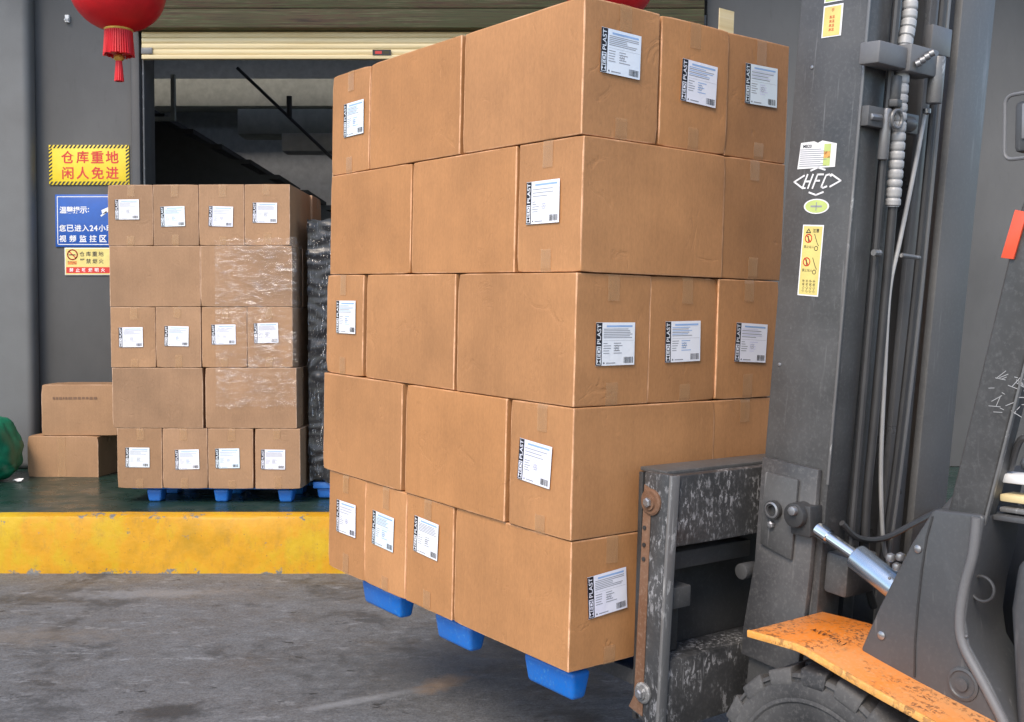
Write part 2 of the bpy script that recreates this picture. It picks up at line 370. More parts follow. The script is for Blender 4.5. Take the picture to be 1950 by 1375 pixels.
# ------------------------------------------------------------------ mesh helpers
class MB:
    def __init__(s): s.v = []; s.f = []; s.mi = []
    def add(s, vs_, fs, mi=0, T=None):
        o = len(s.v)
        for p in vs_:
            p = Vector(p)
            s.v.append(T @ p if T is not None else p)
        for f in fs:
            s.f.append([i + o for i in f]); s.mi.append(mi)
        return s
    def box(s, a, b, mi=0, T=None):
        (x0, y0, z0), (x1, y1, z1) = a, b
        x0, x1 = min(x0, x1), max(x0, x1); y0, y1 = min(y0, y1), max(y0, y1); z0, z1 = min(z0, z1), max(z0, z1)
        v = [(x0, y0, z0), (x1, y0, z0), (x1, y1, z0), (x0, y1, z0), (x0, y0, z1), (x1, y0, z1), (x1, y1, z1), (x0, y1, z1)]
        return s.add(v, [(3, 2, 1, 0), (4, 5, 6, 7), (0, 1, 5, 4), (1, 2, 6, 5), (2, 3, 7, 6), (3, 0, 4, 7)], mi, T)
    def prism(s, poly, axis, a, b, mi=0, T=None):
        """poly: 2D points; extruded along axis 0 (x): pts are (y,z); axis 1 (y): (x,z); axis 2 (z): (x,y)"""
        n = len(poly)
        def P(u, w, t):
            return (t, u, w) if axis == 0 else ((u, t, w) if axis == 1 else (u, w, t))
        v = [P(u, w, a) for u, w in poly] + [P(u, w, b) for u, w in poly]
        f = [tuple(range(n)), tuple(range(2 * n - 1, n - 1, -1))]
        f += [(i, n + i, n + (i + 1) % n, (i + 1) % n) for i in range(n)]
        return s.add(v, f, mi, T)
    def cyl(s, p0, p1, r0, r1=None, n=20, mi=0, T=None, cap=True):
        r1 = r0 if r1 is None else r1
        p0, p1 = Vector(p0), Vector(p1)
        q = (p1 - p0).to_track_quat('Z', 'Y').to_matrix()
        v = []
        for p, r in ((p0, r0), (p1, r1)):
            for k in range(n):
                a = 2 * PI * k / n
                v.append(p + q @ Vector((r * math.cos(a), r * math.sin(a), 0)))
        f = [(k, (k + 1) % n, n + (k + 1) % n, n + k) for k in range(n)]
        if cap: f += [tuple(range(n - 1, -1, -1)), tuple(range(n, 2 * n))]
        return s.add(v, f, mi, T)
    def tube(s, pts, r, n=10, mi=0, T=None):
        pts = [Vector(p) for p in pts]
        m = len(pts); v = []; up = None
        rr = r if isinstance(r, (list, tuple)) else [r] * m
        for i, p in enumerate(pts):
            d = (pts[min(i + 1, m - 1)] - pts[max(i - 1, 0)]).normalized()
            if up is None:
                up = Vector((0, 0, 1)) if abs(d.z) < .9 else Vector((1, 0, 0))
            x = d.cross(up).normalized(); up = x.cross(d).normalized()
            for k in range(n):
                a = 2 * PI * k / n
                v.append(p + (x * math.cos(a) + up * math.sin(a)) * rr[i])
        f = [(i * n + k, i * n + (k + 1) % n, (i + 1) * n + (k + 1) % n, (i + 1) * n + k) for i in range(m - 1) for k in range(n)]
        f += [tuple(range(n - 1, -1, -1)), tuple(range((m - 1) * n, m * n))]
        return s.add(v, f, mi, T)
    def lathe(s, prof, n=32, mi=0, T=None):
        """prof: (r, z) list about z"""
        m = len(prof); v = []
        for r, z in prof:
            for k in range(n):
                a = 2 * PI * k / n
                v.append((r * math.cos(a), r * math.sin(a), z))
        f = [(i * n + k, i * n + (k + 1) % n, (i + 1) * n + (k + 1) % n, (i + 1) * n + k) for i in range(m - 1) for k in range(n)]
        if prof[0][0] > 1e-5: f.append(tuple(range(n - 1, -1, -1)))
        if prof[-1][0] > 1e-5: f.append(tuple(range((m - 1) * n, m * n)))
        return s.add(v, f, mi, T)
    def build(s, name, mats, parent=None, T=None, smooth=False, bevel=0.0, seg=2, angle=40):
        me = bpy.data.meshes.new(name)
        me.from_pydata([tuple(v) for v in s.v], [], s.f)
        if not isinstance(mats, (list, tuple)): mats = [mats]
        for m in mats: me.materials.append(m)
        for i, p in enumerate(me.polygons): p.material_index = s.mi[i]
        import bmesh
        bm = bmesh.new(); bm.from_mesh(me)
        if s.merge: bmesh.ops.remove_doubles(bm, verts=bm.verts, dist=1e-5)
        if not s.flat: bmesh.ops.recalc_face_normals(bm, faces=bm.faces)
        if bevel > 0:
            es = [e for e in bm.edges if len(e.link_faces) == 2 and e.calc_face_angle(0) > R(30)]
            bmesh.ops.bevel(bm, geom=es, offset=bevel, segments=seg, profile=.5, affect='EDGES', clamp_overlap=True)
        bm.to_mesh(me); bm.free()
        if smooth or bevel > 0:
            me.shade_smooth()
            me.set_sharp_from_angle(angle=R(angle))
        return link(name, me, parent, T)
    merge = False
    flat = False

def link(name, me, parent=None, T=None):
    o = bpy.data.objects.new(name, me)
    col.objects.link(o)
    if parent is not None: o.parent = parent
    if T is not None: o.matrix_local = T
    return o

def tag(o, label=None, cat=None, group=None, kind=None):
    if label: o['label'] = label
    if cat: o['category'] = cat
    if group: o['group'] = group
    if kind: o['kind'] = kind
    return o

def empty(name, T=None):
    o = bpy.data.objects.new(name, None)
    o.empty_display_size = .1
    col.objects.link(o)
    if T is not None: o.matrix_world = T
    return o

def struct(name, mb, mats, **kw):
    o = mb.build(name, mats, **kw)
    o['kind'] = 'structure'
    return o

_tx = {}
def text_geo(body, size=1.0, bold=0.0, align='CENTER', spacing=1.0):
    """flat lettering as (verts, faces) in the XY plane, centred"""
    key = (body, size, bold, align, spacing)
    if key in _tx: return _tx[key]
    cu = bpy.data.curves.new('text', 'FONT')
    cu.body = body; cu.size = size; cu.offset = bold * size; cu.align_x = align; cu.align_y = 'CENTER'
    cu.space_character = spacing
    cu.fill_mode = 'FRONT'; cu.resolution_u = 3
    o = bpy.data.objects.new('text', cu); col.objects.link(o)
    bpy.context.view_layer.update()
    ev = o.evaluated_get(bpy.context.evaluated_depsgraph_get())
    me = ev.to_mesh()
    v = [tuple(p.co) for p in me.vertices]; f = [tuple(p.vertices) for p in me.polygons]
    ev.to_mesh_clear()
    bpy.data.objects.remove(o); bpy.data.curves.remove(cu)
    if v:
        xs = [p[0] for p in v]; ys = [p[1] for p in v]
        cx = (min(xs) + max(xs)) / 2 if align == 'CENTER' else 0; cy = (min(ys) + max(ys)) / 2
        v = [(p[0] - cx, p[1] - cy, 0) for p in v]
    _tx[key] = (v, f)
    return v, f

class Print(MB):
    """flat print in local x (right), z (up), facing -y; depth layers in steps of 0.4 mm"""
    flat = True
    def rect(s, x0, z0, x1, z1, lay, mi):
        y = -0.0004 * lay
        s.add([(x0, y, z0), (x1, y, z0), (x1, y, z1), (x0, y, z1)], [(0, 1, 2, 3)], mi)
    def poly(s, pts, lay, mi):
        y = -0.0004 * lay
        s.add([(x, y, z) for x, z in pts], [tuple(range(len(pts)))], mi)
    def stroke(s, pts, w, lay, mi):
        for (x0, z0), (x1, z1) in zip(pts[:-1], pts[1:]):
            d = Vector((x1 - x0, z1 - z0)); L = d.length or 1e-6; d /= L
            n = Vector((-d.y, d.x)) * w / 2; e = d * w * .4
            s.poly([(x0 - n.x - e.x, z0 - n.y - e.y), (x1 - n.x + e.x, z1 - n.y + e.y), (x1 + n.x + e.x, z1 + n.y + e.y), (x0 + n.x - e.x, z0 + n.y - e.y)], lay, mi)
    def text(s, body, x, z, h, lay, mi, bold=0.0, rot=0.0, w=None, align='CENTER'):
        v, f = text_geo(body, 1.0, bold, align)
        if not v: return
        ys = [p[1] for p in v]; xs = [p[0] for p in v]
        k = h / (max(ys) - min(ys)); kx = k if w is None else w / (max(xs) - min(xs))
        c, q = math.cos(rot), math.sin(rot)
        y = -0.0004 * lay
        s.add([(x + c * a * kx - q * b * k, y, z + q * a * kx + c * b * k) for a, b, _ in v], f, mi)
    def ell(s, cx, cz, rx, rz, lay, mi, n=24):
        s.poly([(cx + rx * math.cos(2 * PI * k / n), cz + rz * math.sin(2 * PI * k / n)) for k in range(n)], lay, mi)
    def ring(s, cx, cz, r, w, lay, mi, n=20):
        s.stroke([(cx + r * math.cos(2 * PI * k / n), cz + r * math.sin(2 * PI * k / n)) for k in range(n + 1)], w, lay, mi)

def Tloc(x, y, z): return Matrix.Translation((x, y, z))
def Rz(a): return Matrix.Rotation(a, 4, 'Z')
def Rx(a): return Matrix.Rotation(a, 4, 'X')
def Ry(a): return Matrix.Rotation(a, 4, 'Y')

# ------------------------------------------------------------------ the setting
PZ = 0.358                       # platform height
gb = MB(); gb.add([(-150, -150, 0), (150, -150, 0), (150, 150, 0), (-150, 150, 0)], [(0, 1, 2, 3)])
struct('ground', gb, M['ground'])

# platform: kerb face in yellow paint with worn edge, green floor behind it
rnd = random.Random(4)
kb = MB()
N = 260; x0, x1 = -9.0, 9.0
rows = []
for j, (yy, zz) in enumerate([(6.600, -0.02), (6.598, 0.10), (6.600, 0.22), (6.602, PZ - 0.026), (6.612, PZ - 0.006), (6.640, PZ + 0.004), (6.72, PZ + 0.004)]):
    row = []
    for i in range(N + 1):
        x = x0 + (x1 - x0) * i / N
        nz = noise.noise(Vector((x * 1.7, j * .6, 3.1))) * .012 + noise.noise(Vector((x * 9, j * 1.3, 7))) * .005
        chip = max(0, noise.noise(Vector((x * 5.0, 0, 11.0))) - .25) * .05 if j in (3, 4) else 0
        row.append((x, yy + nz + chip, zz - (chip * .5 if j > 2 else 0) + (noise.noise(Vector((x * 3, 5, j))) * .004 if j in (4, 5) else 0)))
    rows.append(row)
vv = [p for r_ in rows for p in r_]
ff = [(j * (N + 1) + i, j * (N + 1) + i + 1, (j + 1) * (N + 1) + i + 1, (j + 1) * (N + 1) + i) for j in range(len(rows) - 1) for i in range(N)]
kb.add(vv, ff)
kb.flat = True
o = struct('platform_kerb', kb, M['kerb'], smooth=True)
pb = MB(); pb.box((-9, 6.70, -0.05), (9, 17.0, PZ))
struct('loading_platform_floor', pb, M['platform'])

# walls of the building, with a wide opening
WY = 8.9
wl = MB(); wl.box((-9.0, WY, PZ), (-3.13, WY + .30, 6.2)); 
tag(wl.build('wall', M['wall'], bevel=.01), 'grey painted warehouse wall carrying the yellow and blue signs, left of the opening', 'wall')
wr_ = MB(); wr_.box((1.60, WY, PZ), (9.0, WY + .30, 6.2))
tag(wr_.build('wall', M['wall'], bevel=.01), 'grey warehouse wall right of the opening, behind the loaded pallet and mast', 'wall')
wt = MB(); wt.box((-3.13, WY + .005, 4.45), (1.60, WY + .295, 6.2))
tag(wt.build('wall', M['wall']), 'grey wall above the wooden fascia over the opening', 'wall')
# round-cornered column at the left
cm = MB(); cm.box((-5.2, 8.74, PZ), (-3.90, WY - .002, 6.2))
c_o = cm.build('column', M['column'], bevel=.06, seg=5)
tag(c_o, 'pale grey column with rounded corner at the left end of the wall', 'column')
# canopy over the platform and lintel steel
cb = MB(); cb.box((-9, 6.9, 6.0), (9, WY - .003, 6.15))
tag(cb.build('canopy', M['column'], bevel=.01), 'flat grey canopy over the loading platform', 'canopy')
# door frame
fr = empty('door_frame', Tloc(-3.12, WY, PZ))
tag(fr, 'dark steel door frame edging the warehouse opening', 'door frame')
f1 = MB(); f1.box((0, -.04, 0), (.07, .34, 3.6)); f1.build('jamb', M['frame'], fr, bevel=.006)
f1 = MB(); f1.box((4.645, -.04, 0), (4.715, .34, 3.6)); f1.build('jamb', M['frame'], fr, bevel=.006)
f1 = MB(); f1.box((.0, .0, 3.61), (4.715, .3, 3.72)); f1.build('head', M['frame'], fr)
for k, yy in ((0, -.05), (1, -.05)):
    g1 = MB(); g1.cyl((.085 + k * 4.545, yy + .06, 0), (.085 + k * 4.545, yy + .06, 3.55), .009, n=10); g1.build('guide_rod', M['edge'], fr, smooth=True)
# wood-grain fascia board and rolled shutter below it
fa = empty('fascia', Tloc(0, WY - .16, 3.93)); tag(fa, 'weathered brown and green wood-grain fascia above the cream shutter', 'fascia')
zz = 0.0
for k, hgt in enumerate([.155, .160, .150, .155]):
    b1 = MB(); b1.box((-3.06, -.006 * (k % 2), zz + .003), (1.55, .15, zz + hgt)); b1.build('board', M['wood'], fa, bevel=.004)
    zz += hgt
sh = empty('roller_shutter', Tloc(0, WY - .02, 3.735)); tag(sh, 'cream roller shutter rolled up above the warehouse opening', 'roller shutter')
for k in range(4):
    b1 = MB()
    z0 = .005 + k * .047
    b1.prism([(-.036, z0 + .001), (-.040, z0 + .008), (-.044, z0 + .024), (-.040, z0 + .040), (-.036, z0 + .0465), (.0, z0 + .0465), (.0, z0 + .001)], 0, -3.02, 1.50)
    b1.build('slat', M['shutter'], sh, bevel=.002)
b1 = MB(); b1.box((-3.02, -.05, -.03), (1.50, .0, .003)); b1.build('bottom_bar', M['shutter'], sh, bevel=.004)
pr = Print(); pr.rect(-.075, -.022, .075, .022, 1, 0); pr.rect(-.055, -.012, .0, .012, 2, 1); pr.rect(.012, -.010, .06, .010, 2, 2)
pr.build('maker_plate', [M['interior_dark'], M['red_ink'], M['wood']], sh, Tloc(-1.06, -.056, .02))
b1 = MB(); b1.box((-3.02, -.055, .01), (-2.93, -.045, .06)); b1.build('lock_plate', M['edge'], sh, bevel=.002)
# dark store room behind the opening
ib = MB()
ib.box((-6.5, 16.4, PZ), (5.0, 16.6, 6.2)); iw = ib.build('interior_wall', M['interior']); iw['kind'] = 'structure'
ib = MB(); ib.box((-6.7, WY + .31, PZ), (-6.5, 16.6, 6.2)); ib.build('interior_wall', M['interior'])['kind'] = 'structure'
ib = MB(); ib.box((5.0, WY + .31, PZ), (5.2, 16.6, 6.2)); ib.build('interior_wall', M['interior'])['kind'] = 'structure'
for y0, y1 in ((WY - .001, 12.3), (12.95, 14.5), (15.05, 17.0)):  # unseen gaps between the slabs, added to let sky light into the room
    ib = MB(); ib.box((-9.2, y0, 6.2), (9.2, y1, 6.4)); ib.build('roof', M['interior'])['kind'] = 'structure'
bm_ = MB(); bm_.box((-5.5, 15.9, 4.75), (-1.0, 16.39, 5.15)); tag(bm_.build('beam', M['interior_beam'], bevel=.01), 'pale concrete beam high on the back wall of the dark store room', 'beam')
bm_ = MB(); bm_.box((-3.35, 13.2, 3.86), (1.8, 13.6, 4.17)); tag(bm_.build('beam', M['interior_beam'], bevel=.01), 'pale wide beam crossing the middle of the dark store room', 'beam')
bm_ = MB(); bm_.box((-2.6, 12.2, 3.50), (1.8, 12.5, 3.70)); tag(bm_.build('beam', M['interior'], bevel=.01), 'lowest grey beam in the dark store room, beside the stacked load', 'beam')
stc = empty('staircase', Tloc(0, 11.6, PZ)); tag(stc, 'dark staircase sloping down inside the store room', 'staircase')
b1 = MB(); b1.prism([(-4.9, 3.98), (-4.08, 3.52), (-1.75, 2.28), (-1.2, 1.98), (-1.2, 0.0), (-4.9, 0.0)], 1, 0, .12); b1.build('stair_side', M['interior_dark'], stc)
for k in range(11):
    b1 = MB(); xx = -4.7 + k * .31; zz = 3.75 - k * .165
    b1.box((xx, .13, zz), (xx + .31, 1.3, zz + .05)); b1.build('tread', M['interior_dark'], stc)
b1 = MB(); b1.box((-4.9, -.06, 3.36), (-3.60, -.005, 3.40)); b1.box((-3.64, -.06, 3.40), (-3.60, -.005, 3.85)); b1.build('handrail', M['interior_beam'], stc)
pp = MB(); pp.cyl((-3.02, 11.9, 4.36), (-1.8, 11.9, 3.20), .018, n=8); pp.cyl((-2.45, 11.9, 3.82), (-2.45, 11.9, 4.05), .03, n=8)
tag(pp.build('pipe', M['frame'], smooth=True), 'thin slanting pipe inside the dark store room', 'pipe')

# ------------------------------------------------------------------ signs on the wall
def sign(name, label, cx, cz, mats, draw, w, h, y=WY - .012):
    t = empty(name, Tloc(cx, y, cz)); tag(t, label, 'sign')
    b = MB(); b.box((-w / 2, 0, -h / 2), (w / 2, .010, h / 2)); b.build('board', mats[0], t, bevel=.001)
    p = Print(); draw(p); p.build('print', mats, t, Tloc(0, -.0008, 0))
    return t
def d1(p):
    w, h = .66, .325
    n = 20; b = .027
    def seg(a0, b0, a1, b1, cnt, vert):
        for k in range(cnt):
            t0 = k / cnt; t1 = (k + .5) / cnt
            if not vert:
                X0 = a0 + (a1 - a0) * t0; X1 = a0 + (a1 - a0) * t1
                p.poly([(X0, b0), (X1, b0), (min(X1 + .020, a1), b1), (min(X0 + .020, a1), b1)], 1, 2)
            else:
                Z0 = b0 + (b1 - b0) * t0; Z1 = b0 + (b1 - b0) * t1
                p.poly([(a0, Z0), (a1, min(Z0 + .020, b1)), (a1, min(Z1 + .020, b1)), (a0, Z1)], 1, 2)
    seg(-w / 2, h / 2 - b, w / 2, h / 2, n, False); seg(-w / 2, -h / 2, w / 2, -h / 2 + b, n, False)
    seg(-w / 2, -h / 2 + b, -w / 2 + b, h / 2 - b, 9, True); seg(w / 2 - b, -h / 2 + b, w / 2, h / 2 - b, 9, True)
    for i, ch in enumerate('仓库重地'): p.text(ch, -.175 + i * .122, .064, .102, 2, 1, .018)
    for i, ch in enumerate('闲人免进'): p.text(ch, -.175 + i * .122, -.066, .102, 2, 1, .018)
sign('warning_sign', 'yellow warning sign with red characters and black striped border', -3.481, 1.54 + 1.3135, [M['yellow_ink'], M['red_ink'], M['ink']], d1, .66, .327)
def d2(p):
    w, h = .70, .43
    fw = .006
    for (a, b, c, d) in ((-w/2+.016, h/2-.022, w/2-.016, h/2-.022+fw), (-w/2+.016, -h/2+.016, w/2-.016, -h/2+.016+fw), (-w/2+.016, -h/2+.016, -w/2+.016+fw, h/2-.022), (w/2-.022, -h/2+.016, w/2-.016, h/2-.022)):
        p.rect(a, b, c, d, 1, 1)
    for i, ch in enumerate('温馨提示：'): p.text(ch, -.285 + i * .056 - (.014 if i == 4 else 0), .087, .056 if i < 4 else .032, 1, 1, .02)
    # camera pictogram
    p.poly([(.04, .05), (.13, .09), (.12, .125), (.03, .085)], 1, 1); p.stroke([(.03, .04), (.07, .07)], .012, 1, 1)
    for i, ch in enumerate('您已进入24小时'):
        p.text(ch, -.290 + [0, .063, .126, .188, .238, .272, .325, .39][i], -.062, .055 if ch not in '24' else .047, 1, 1, .018)
    for i, ch in enumerate('视频监控区域'): p.text(ch, -.290 + i * .083, -.148, .057, 1, 1, .018)
sign('notice_sign', 'blue notice sign with white characters, partly hidden by the cartons', -3.415, 1.54 + .857, [M['blue_sign'], M['white_ink']], d2, .70, .43)
def d3(p):
    w, h = .40, .225
    p.rect(-w/2+.006, -h/2+.006, w/2-.006, h/2-.006, 1, 1)
    p.rect(-w/2+.012, -h/2+.016, w/2-.012, -h/2+.066, 2, 2)
    for i, ch in enumerate('禁止吸烟明火'): p.text(ch, -.145 + i * .052, -.0705, .032, 3, 0, .02)
    p.ring(-.135, .055, .040, .010, 2, 2); p.stroke([(-.163, .083), (-.107, .027)], .009, 2, 2); p.rect(-.165, .050, -.110, .058, 2, 3)
    p.rect(-.175, -.026, -.10, .002, 2, 4)
    for i, ch in enumerate('仓库重地'): p.text(ch, -.055 + i * .052, .062, .040, 2, 3, .015)
    for i, ch in enumerate('严禁烟火'): p.text(ch, -.055 + i * .052, .002, .040, 2, 3, .015)
sign('no_smoking_sign', 'small yellow no smoking sign with a red band below the blue notice', -3.492, 1.54 + .521, [M['white_ink'], M['label_yellow'], M['red_ink'], M['ink'], M['orange']], d3, .40, .225)
hk = MB(); hk.box((-.016, -.03, -.03), (.016, 0, .03)); hk.cyl((-.010, -.03, .0), (-.010, -.05, -.02), .006, n=8); hk.cyl((.010, -.03, .0), (.010, -.05, -.02), .006, n=8)
tag(hk.build('wall_hook', M['white_ink'], T=Tloc(-3.64, WY - .001, 1.54 + 2.502), bevel=.004), 'small white hook on the grey wall beside the lantern', 'hook')

# ------------------------------------------------------------------ red lanterns
def lantern(loc, label):
    t = empty('lantern', Tloc(*loc)); tag(t, label, 'lantern', 'red lanterns under the canopy')
    b = MB(); n = 48; m = 18; v = []
    RX, RZ = .305, .262
    for j in range(m + 1):
        a = -PI / 2 + PI * (.06 + .88 * j / m)
        for k in range(n):
            ph = 2 * PI * k / n
            rib = 1 - .022 * abs(math.sin(ph * 12))
            v.append((RX * math.cos(a) * rib * math.cos(ph), RX * math.cos(a) * rib * math.sin(ph), RZ * math.sin(a)))
    f = [(j * n + k, j * n + (k + 1) % n, (j + 1) * n + (k + 1) % n, (j + 1) * n + k) for j in range(m) for k in range(n)]
    f += [tuple(range(n - 1, -1, -1)), tuple(range(m * n, m * n + n))]
    b.add(v, f); b.build('globe', M['lantern'], t, smooth=True)
    b = MB(); b.lathe([(.088, -.262), (.092, -.255), (.092, -.235), (.085, -.230)], 32); b.build('gold_ring', M['gold'], t, smooth=True)
    b = MB(); b.lathe([(.085, .230), (.092, .235), (.092, .262), (.085, .268)], 32); b.build('gold_ring', M['gold'], t, smooth=True)
    b = MB()
    for k in range(40):
        a = 2 * PI * k / 40; q = (math.cos(a), math.sin(a)); e = .006 * math.sin(k * 5.1)
        b.cyl((.083 * q[0], .083 * q[1], -.262), ((.094 + e) * q[0], (.094 + e) * q[1], -.415 - abs(e)), .008, .007, n=5)
    b.lathe([(.078, -.262), (.086, -.400), (.03, -.41)], 24)
    b.build('fringe', M['lantern'], t, smooth=True)
    b = MB(); b.lathe([(.012, -.41), (.030, -.425), (.034, -.445), (.014, -.462)], 16); b.build('bead', M['gold'], t, smooth=True)
    b = MB()
    for k in range(14):
        a = 2 * PI * k / 14
        b.cyl((.014 * math.cos(a), .014 * math.sin(a), -.455), (.026 * math.cos(a), .026 * math.sin(a), -.590), .007, .006, n=5)
    b.build('tassel', M['lantern'], t, smooth=True)
    b = MB(); b.cyl((0, 0, .262), (0, 0, 6.0 - loc[2]), .004, n=6); b.build('hanging_wire', M['frame'], t)
    # gold emblem on the front
    b = MB()
    for k in range(7):
        a = k * .9
        b.cyl((.11 + .03 * math.cos(a), -.272 + .0, .165 + .03 * math.sin(a)), (.11 + .045 * math.cos(a + .5), -.262, .165 + .045 * math.sin(a + .5)), .008, .004, n=6)
    b.build('gold_emblem', M['gold'], t, smooth=True)
    return t
lantern((-2.612, 7.2, 1.54 + 2.207), 'round red lantern with tassel hanging in front of the grey wall at the left')
lantern((.655, 7.35, 1.54 + 2.30), 'red lantern almost wholly hidden behind the top of the tall carton load')

# ------------------------------------------------------------------ shipping label print (shared)
LW, LH = .160, .130
def label_mesh(var):
    rr = random.Random(var)
    p = Print()
    p.rect(-LW/2, -LH/2, LW/2, LH/2, 1, 0)
    bx0, bx1 = -LW/2, -LW/2 + .025
    p.rect(bx0, -.004, bx1, LH/2 - .001, 2, 1)
    p.rect(bx0, -LH/2 + .001, bx1, -.004, 2, 1); p.rect(bx0 + .0035, -LH/2 + .004, bx1 - .0035, -.006, 3, 0)
    p.text('PLAST', (bx0 + bx1) / 2, .0305, .0150, 3, 0, .012, PI/2, .060)
    p.text('MEDI', (bx0 + bx1) / 2, -.034, .0130, 4, 1, .010, PI/2, .050)
    x0 = bx1 + .006; x1 = LW/2 - .005
    p.rect(x0 + .012, .051, x1 - .006, .0565, 2, 3)
    tint = 4 if var % 3 == 0 else (3 if var % 3 == 1 else 2)
    z = .044
    for k in range(6):
        L = rr.uniform(.55, .98) * (x1 - x0); p.rect(x0, z, x0 + L, z + .0022, 2, 2 if k % 2 else tint); z -= .0052
    p.rect(x0, .010, x1, .0106, 2, 2)
    for k in range(5):
        zz = .004 - k * .0075
        p.rect(x0, zz - .003, x0 + rr.uniform(.016, .032), zz - .0008, 2, 2)
        p.rect(x0 + .042, zz - .003, x0 + .042 + rr.uniform(.018, .045), zz - .0006, 2, tint)
    p.ring(x0 + .055, -.012, .008, .0014, 2, 2, 12); p.text('A', x0 + .055, -.012, .008, 2, 2)
    p.text('▲', x0 + .003, -LH/2 + .009, .006, 2, 1)
    p.rect(x0 + .012, -LH/2 + .006, x0 + .05, -LH/2 + .009, 2, 2)
    x = x1 - .040
    while x < x1 - .002:
        w = rr.choice([.0007, .0013, .002]); p.rect(x, -LH/2 + .006, x + w, -LH/2 + .025, 2, 1); x += w + rr.choice([.0008, .0012, .0018])
    b = p.build('shipping_label', [M['paper'], M['ink'], M['grey_ink'], M['blue_ink'], M['lilac_ink']])
    me = b.data; bpy.data.objects.remove(b)
    return me
LABELS = [label_mesh(k) for k in range(6)]

# ------------------------------------------------------------------ cartons
CL, CW, CH = .6135, .3058, .3972
def carton_mesh(seed, L=CL, W=CW, H=CH, r=.0028, mat=None, nx=9, wob=1.0):
    """closed carton: rounded edges, slightly bulging panels, crushed corners, a flap seam along the top and bottom"""
    rr = random.Random(seed); off = Vector((seed * 7.3, seed * 3.1, seed * 1.7))
    def ax(a, n):
        e = [0, r * .35, r, r * 2.2]
        inner = [r * 2.2 + (2 * a - 4.4 * r) * k / n for k in range(1, n)]
        q = e + inner + [2 * a - x for x in reversed(e)]
        return [x - a for x in q]
    hx, hy, hz = W / 2, L / 2, H / 2
    X, Y, Z = ax(hx, nx), ax(hy, nx + 4), ax(hz, nx)
    verts = {}; vl = []; faces = []
    cr = [rr.uniform(.0, 1.0) ** 2 * .007 * wob for _ in range(8)]
    def P(x, y, z):
        key = (round(x, 6), round(y, 6), round(z, 6))
        if key in verts: return verts[key]
        p = Vector((x, y, z))
        inn = Vector((max(-hx + r, min(hx - r, x)), max(-hy + r, min(hy - r, y)), max(-hz + r, min(hz - r, z))))
        d = p - inn
        if d.length > 1e-9:
            nrm = d.normalized(); p = inn + nrm * r
        else: nrm = Vector((0, 0, 0))
        u, v, w = x / hx, y / hy, z / hz
        # panels bulge a little, bottom and top stay flat
        f = max(0, 1 - w * w)
        b = (.0008 if wob <= 1 else .0018 * wob)
        if abs(abs(u) - 1) < .02: p.x += math.copysign(1, u) * (b * f * (1 - v * v) - .0008 + .0016 * noise.noise(p * 6 + off) * (1 - v ** 4))
        if abs(abs(v) - 1) < .02: p.y += math.copysign(1, v) * (b * .7 * f * (1 - u * u) + .0016 * noise.noise(p * 7 + off) * (1 - u ** 4))
        # crushed corners
        for i in range(8):
            c = Vector((hx * (1 if i & 1 else -1), hy * (1 if i & 2 else -1), hz * (1 if i & 4 else -1)))
            dd = (p - c).length
            if dd < .05:
                p += (Vector((0, 0, 0)) - c).normalized() * cr[i] * (1 - dd / .05) ** 1.5
        # wavering vertical edges
        p.x += .0010 * wob * noise.noise(Vector((z * 9, seed, y * 2))); p.y += .0010 * wob * noise.noise(Vector((z * 8, seed + 9, x * 2)))
        verts[key] = len(vl); vl.append(p); return verts[key]
    for s_ in (-1, 1):
        for A, B, mk in ((X, Y, lambda a, b: (a, b, s_ * hz)), (Y, Z, lambda a, b: (s_ * hx, a, b)), (X, Z, lambda a, b: (a, s_ * hy, b))):
            for i in range(len(A) - 1):
                for j in range(len(B) - 1):
                    q = [P(*mk(A[i], B[j])), P(*mk(A[i + 1], B[j])), P(*mk(A[i + 1], B[j + 1])), P(*mk(A[i], B[j + 1]))]
                    if len(set(q)) == 4: faces.append(q)
    m = MB(); m.add([v + Vector((0, 0, hz)) for v in vl], faces)
    o = m.build('carton_body', mat, smooth=True, angle=180)
    me = o.data; bpy.data.objects.remove(o)
    at = me.attributes.new('edge_highlight_wear', 'FLOAT', 'POINT')  # mask for the painted edge highlight and the torn corner wear
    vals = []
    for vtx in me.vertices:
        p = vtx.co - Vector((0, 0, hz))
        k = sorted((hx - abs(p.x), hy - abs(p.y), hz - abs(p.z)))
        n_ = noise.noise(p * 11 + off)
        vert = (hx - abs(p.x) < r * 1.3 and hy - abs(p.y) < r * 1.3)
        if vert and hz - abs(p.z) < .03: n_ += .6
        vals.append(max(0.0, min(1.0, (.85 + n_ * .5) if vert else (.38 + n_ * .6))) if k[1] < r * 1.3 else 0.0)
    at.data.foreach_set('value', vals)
    return me
def tape_mesh(L=CL, H=CH, w=.048, seed=0, top=True):
    rr = random.Random(seed + (50 if not top else 0))
    b = MB(); b.flat = True
    z1 = H if top else 0; sg = -1 if top else 1
    k = .010 * rr.uniform(-1, 1); d0, d1 = rr.uniform(.055, .085), rr.uniform(.055, .085)
    prof = [(-L / 2 - .0036, z1 + sg * d0), (-L / 2 - .0034, z1 + sg * .012), (-L / 2 - .0010, z1 - sg * .0005), (-L / 2 + .008, z1 - sg * .0024)]
    prof += [(-y, z1 + sg * d1 if i == 0 else z) for i, (y, z) in reversed(list(enumerate(prof)))]
    v = []
    for yy, zz in prof: v += [(k - w / 2, yy, zz), (k + w / 2, yy, zz)]
    b.add(v, [(2 * i, 2 * i + 1, 2 * i + 3, 2 * i + 2) for i in range(len(prof) - 1)])
    o = b.build('packing_tape', M['tape']); me = o.data; bpy.data.objects.remove(o); return me
TAPES = [(tape_mesh(seed=k), tape_mesh(seed=k, top=False)) for k in range(4)]
BODY_A = [carton_mesh(k + 1, mat=M['card']) for k in range(6)]
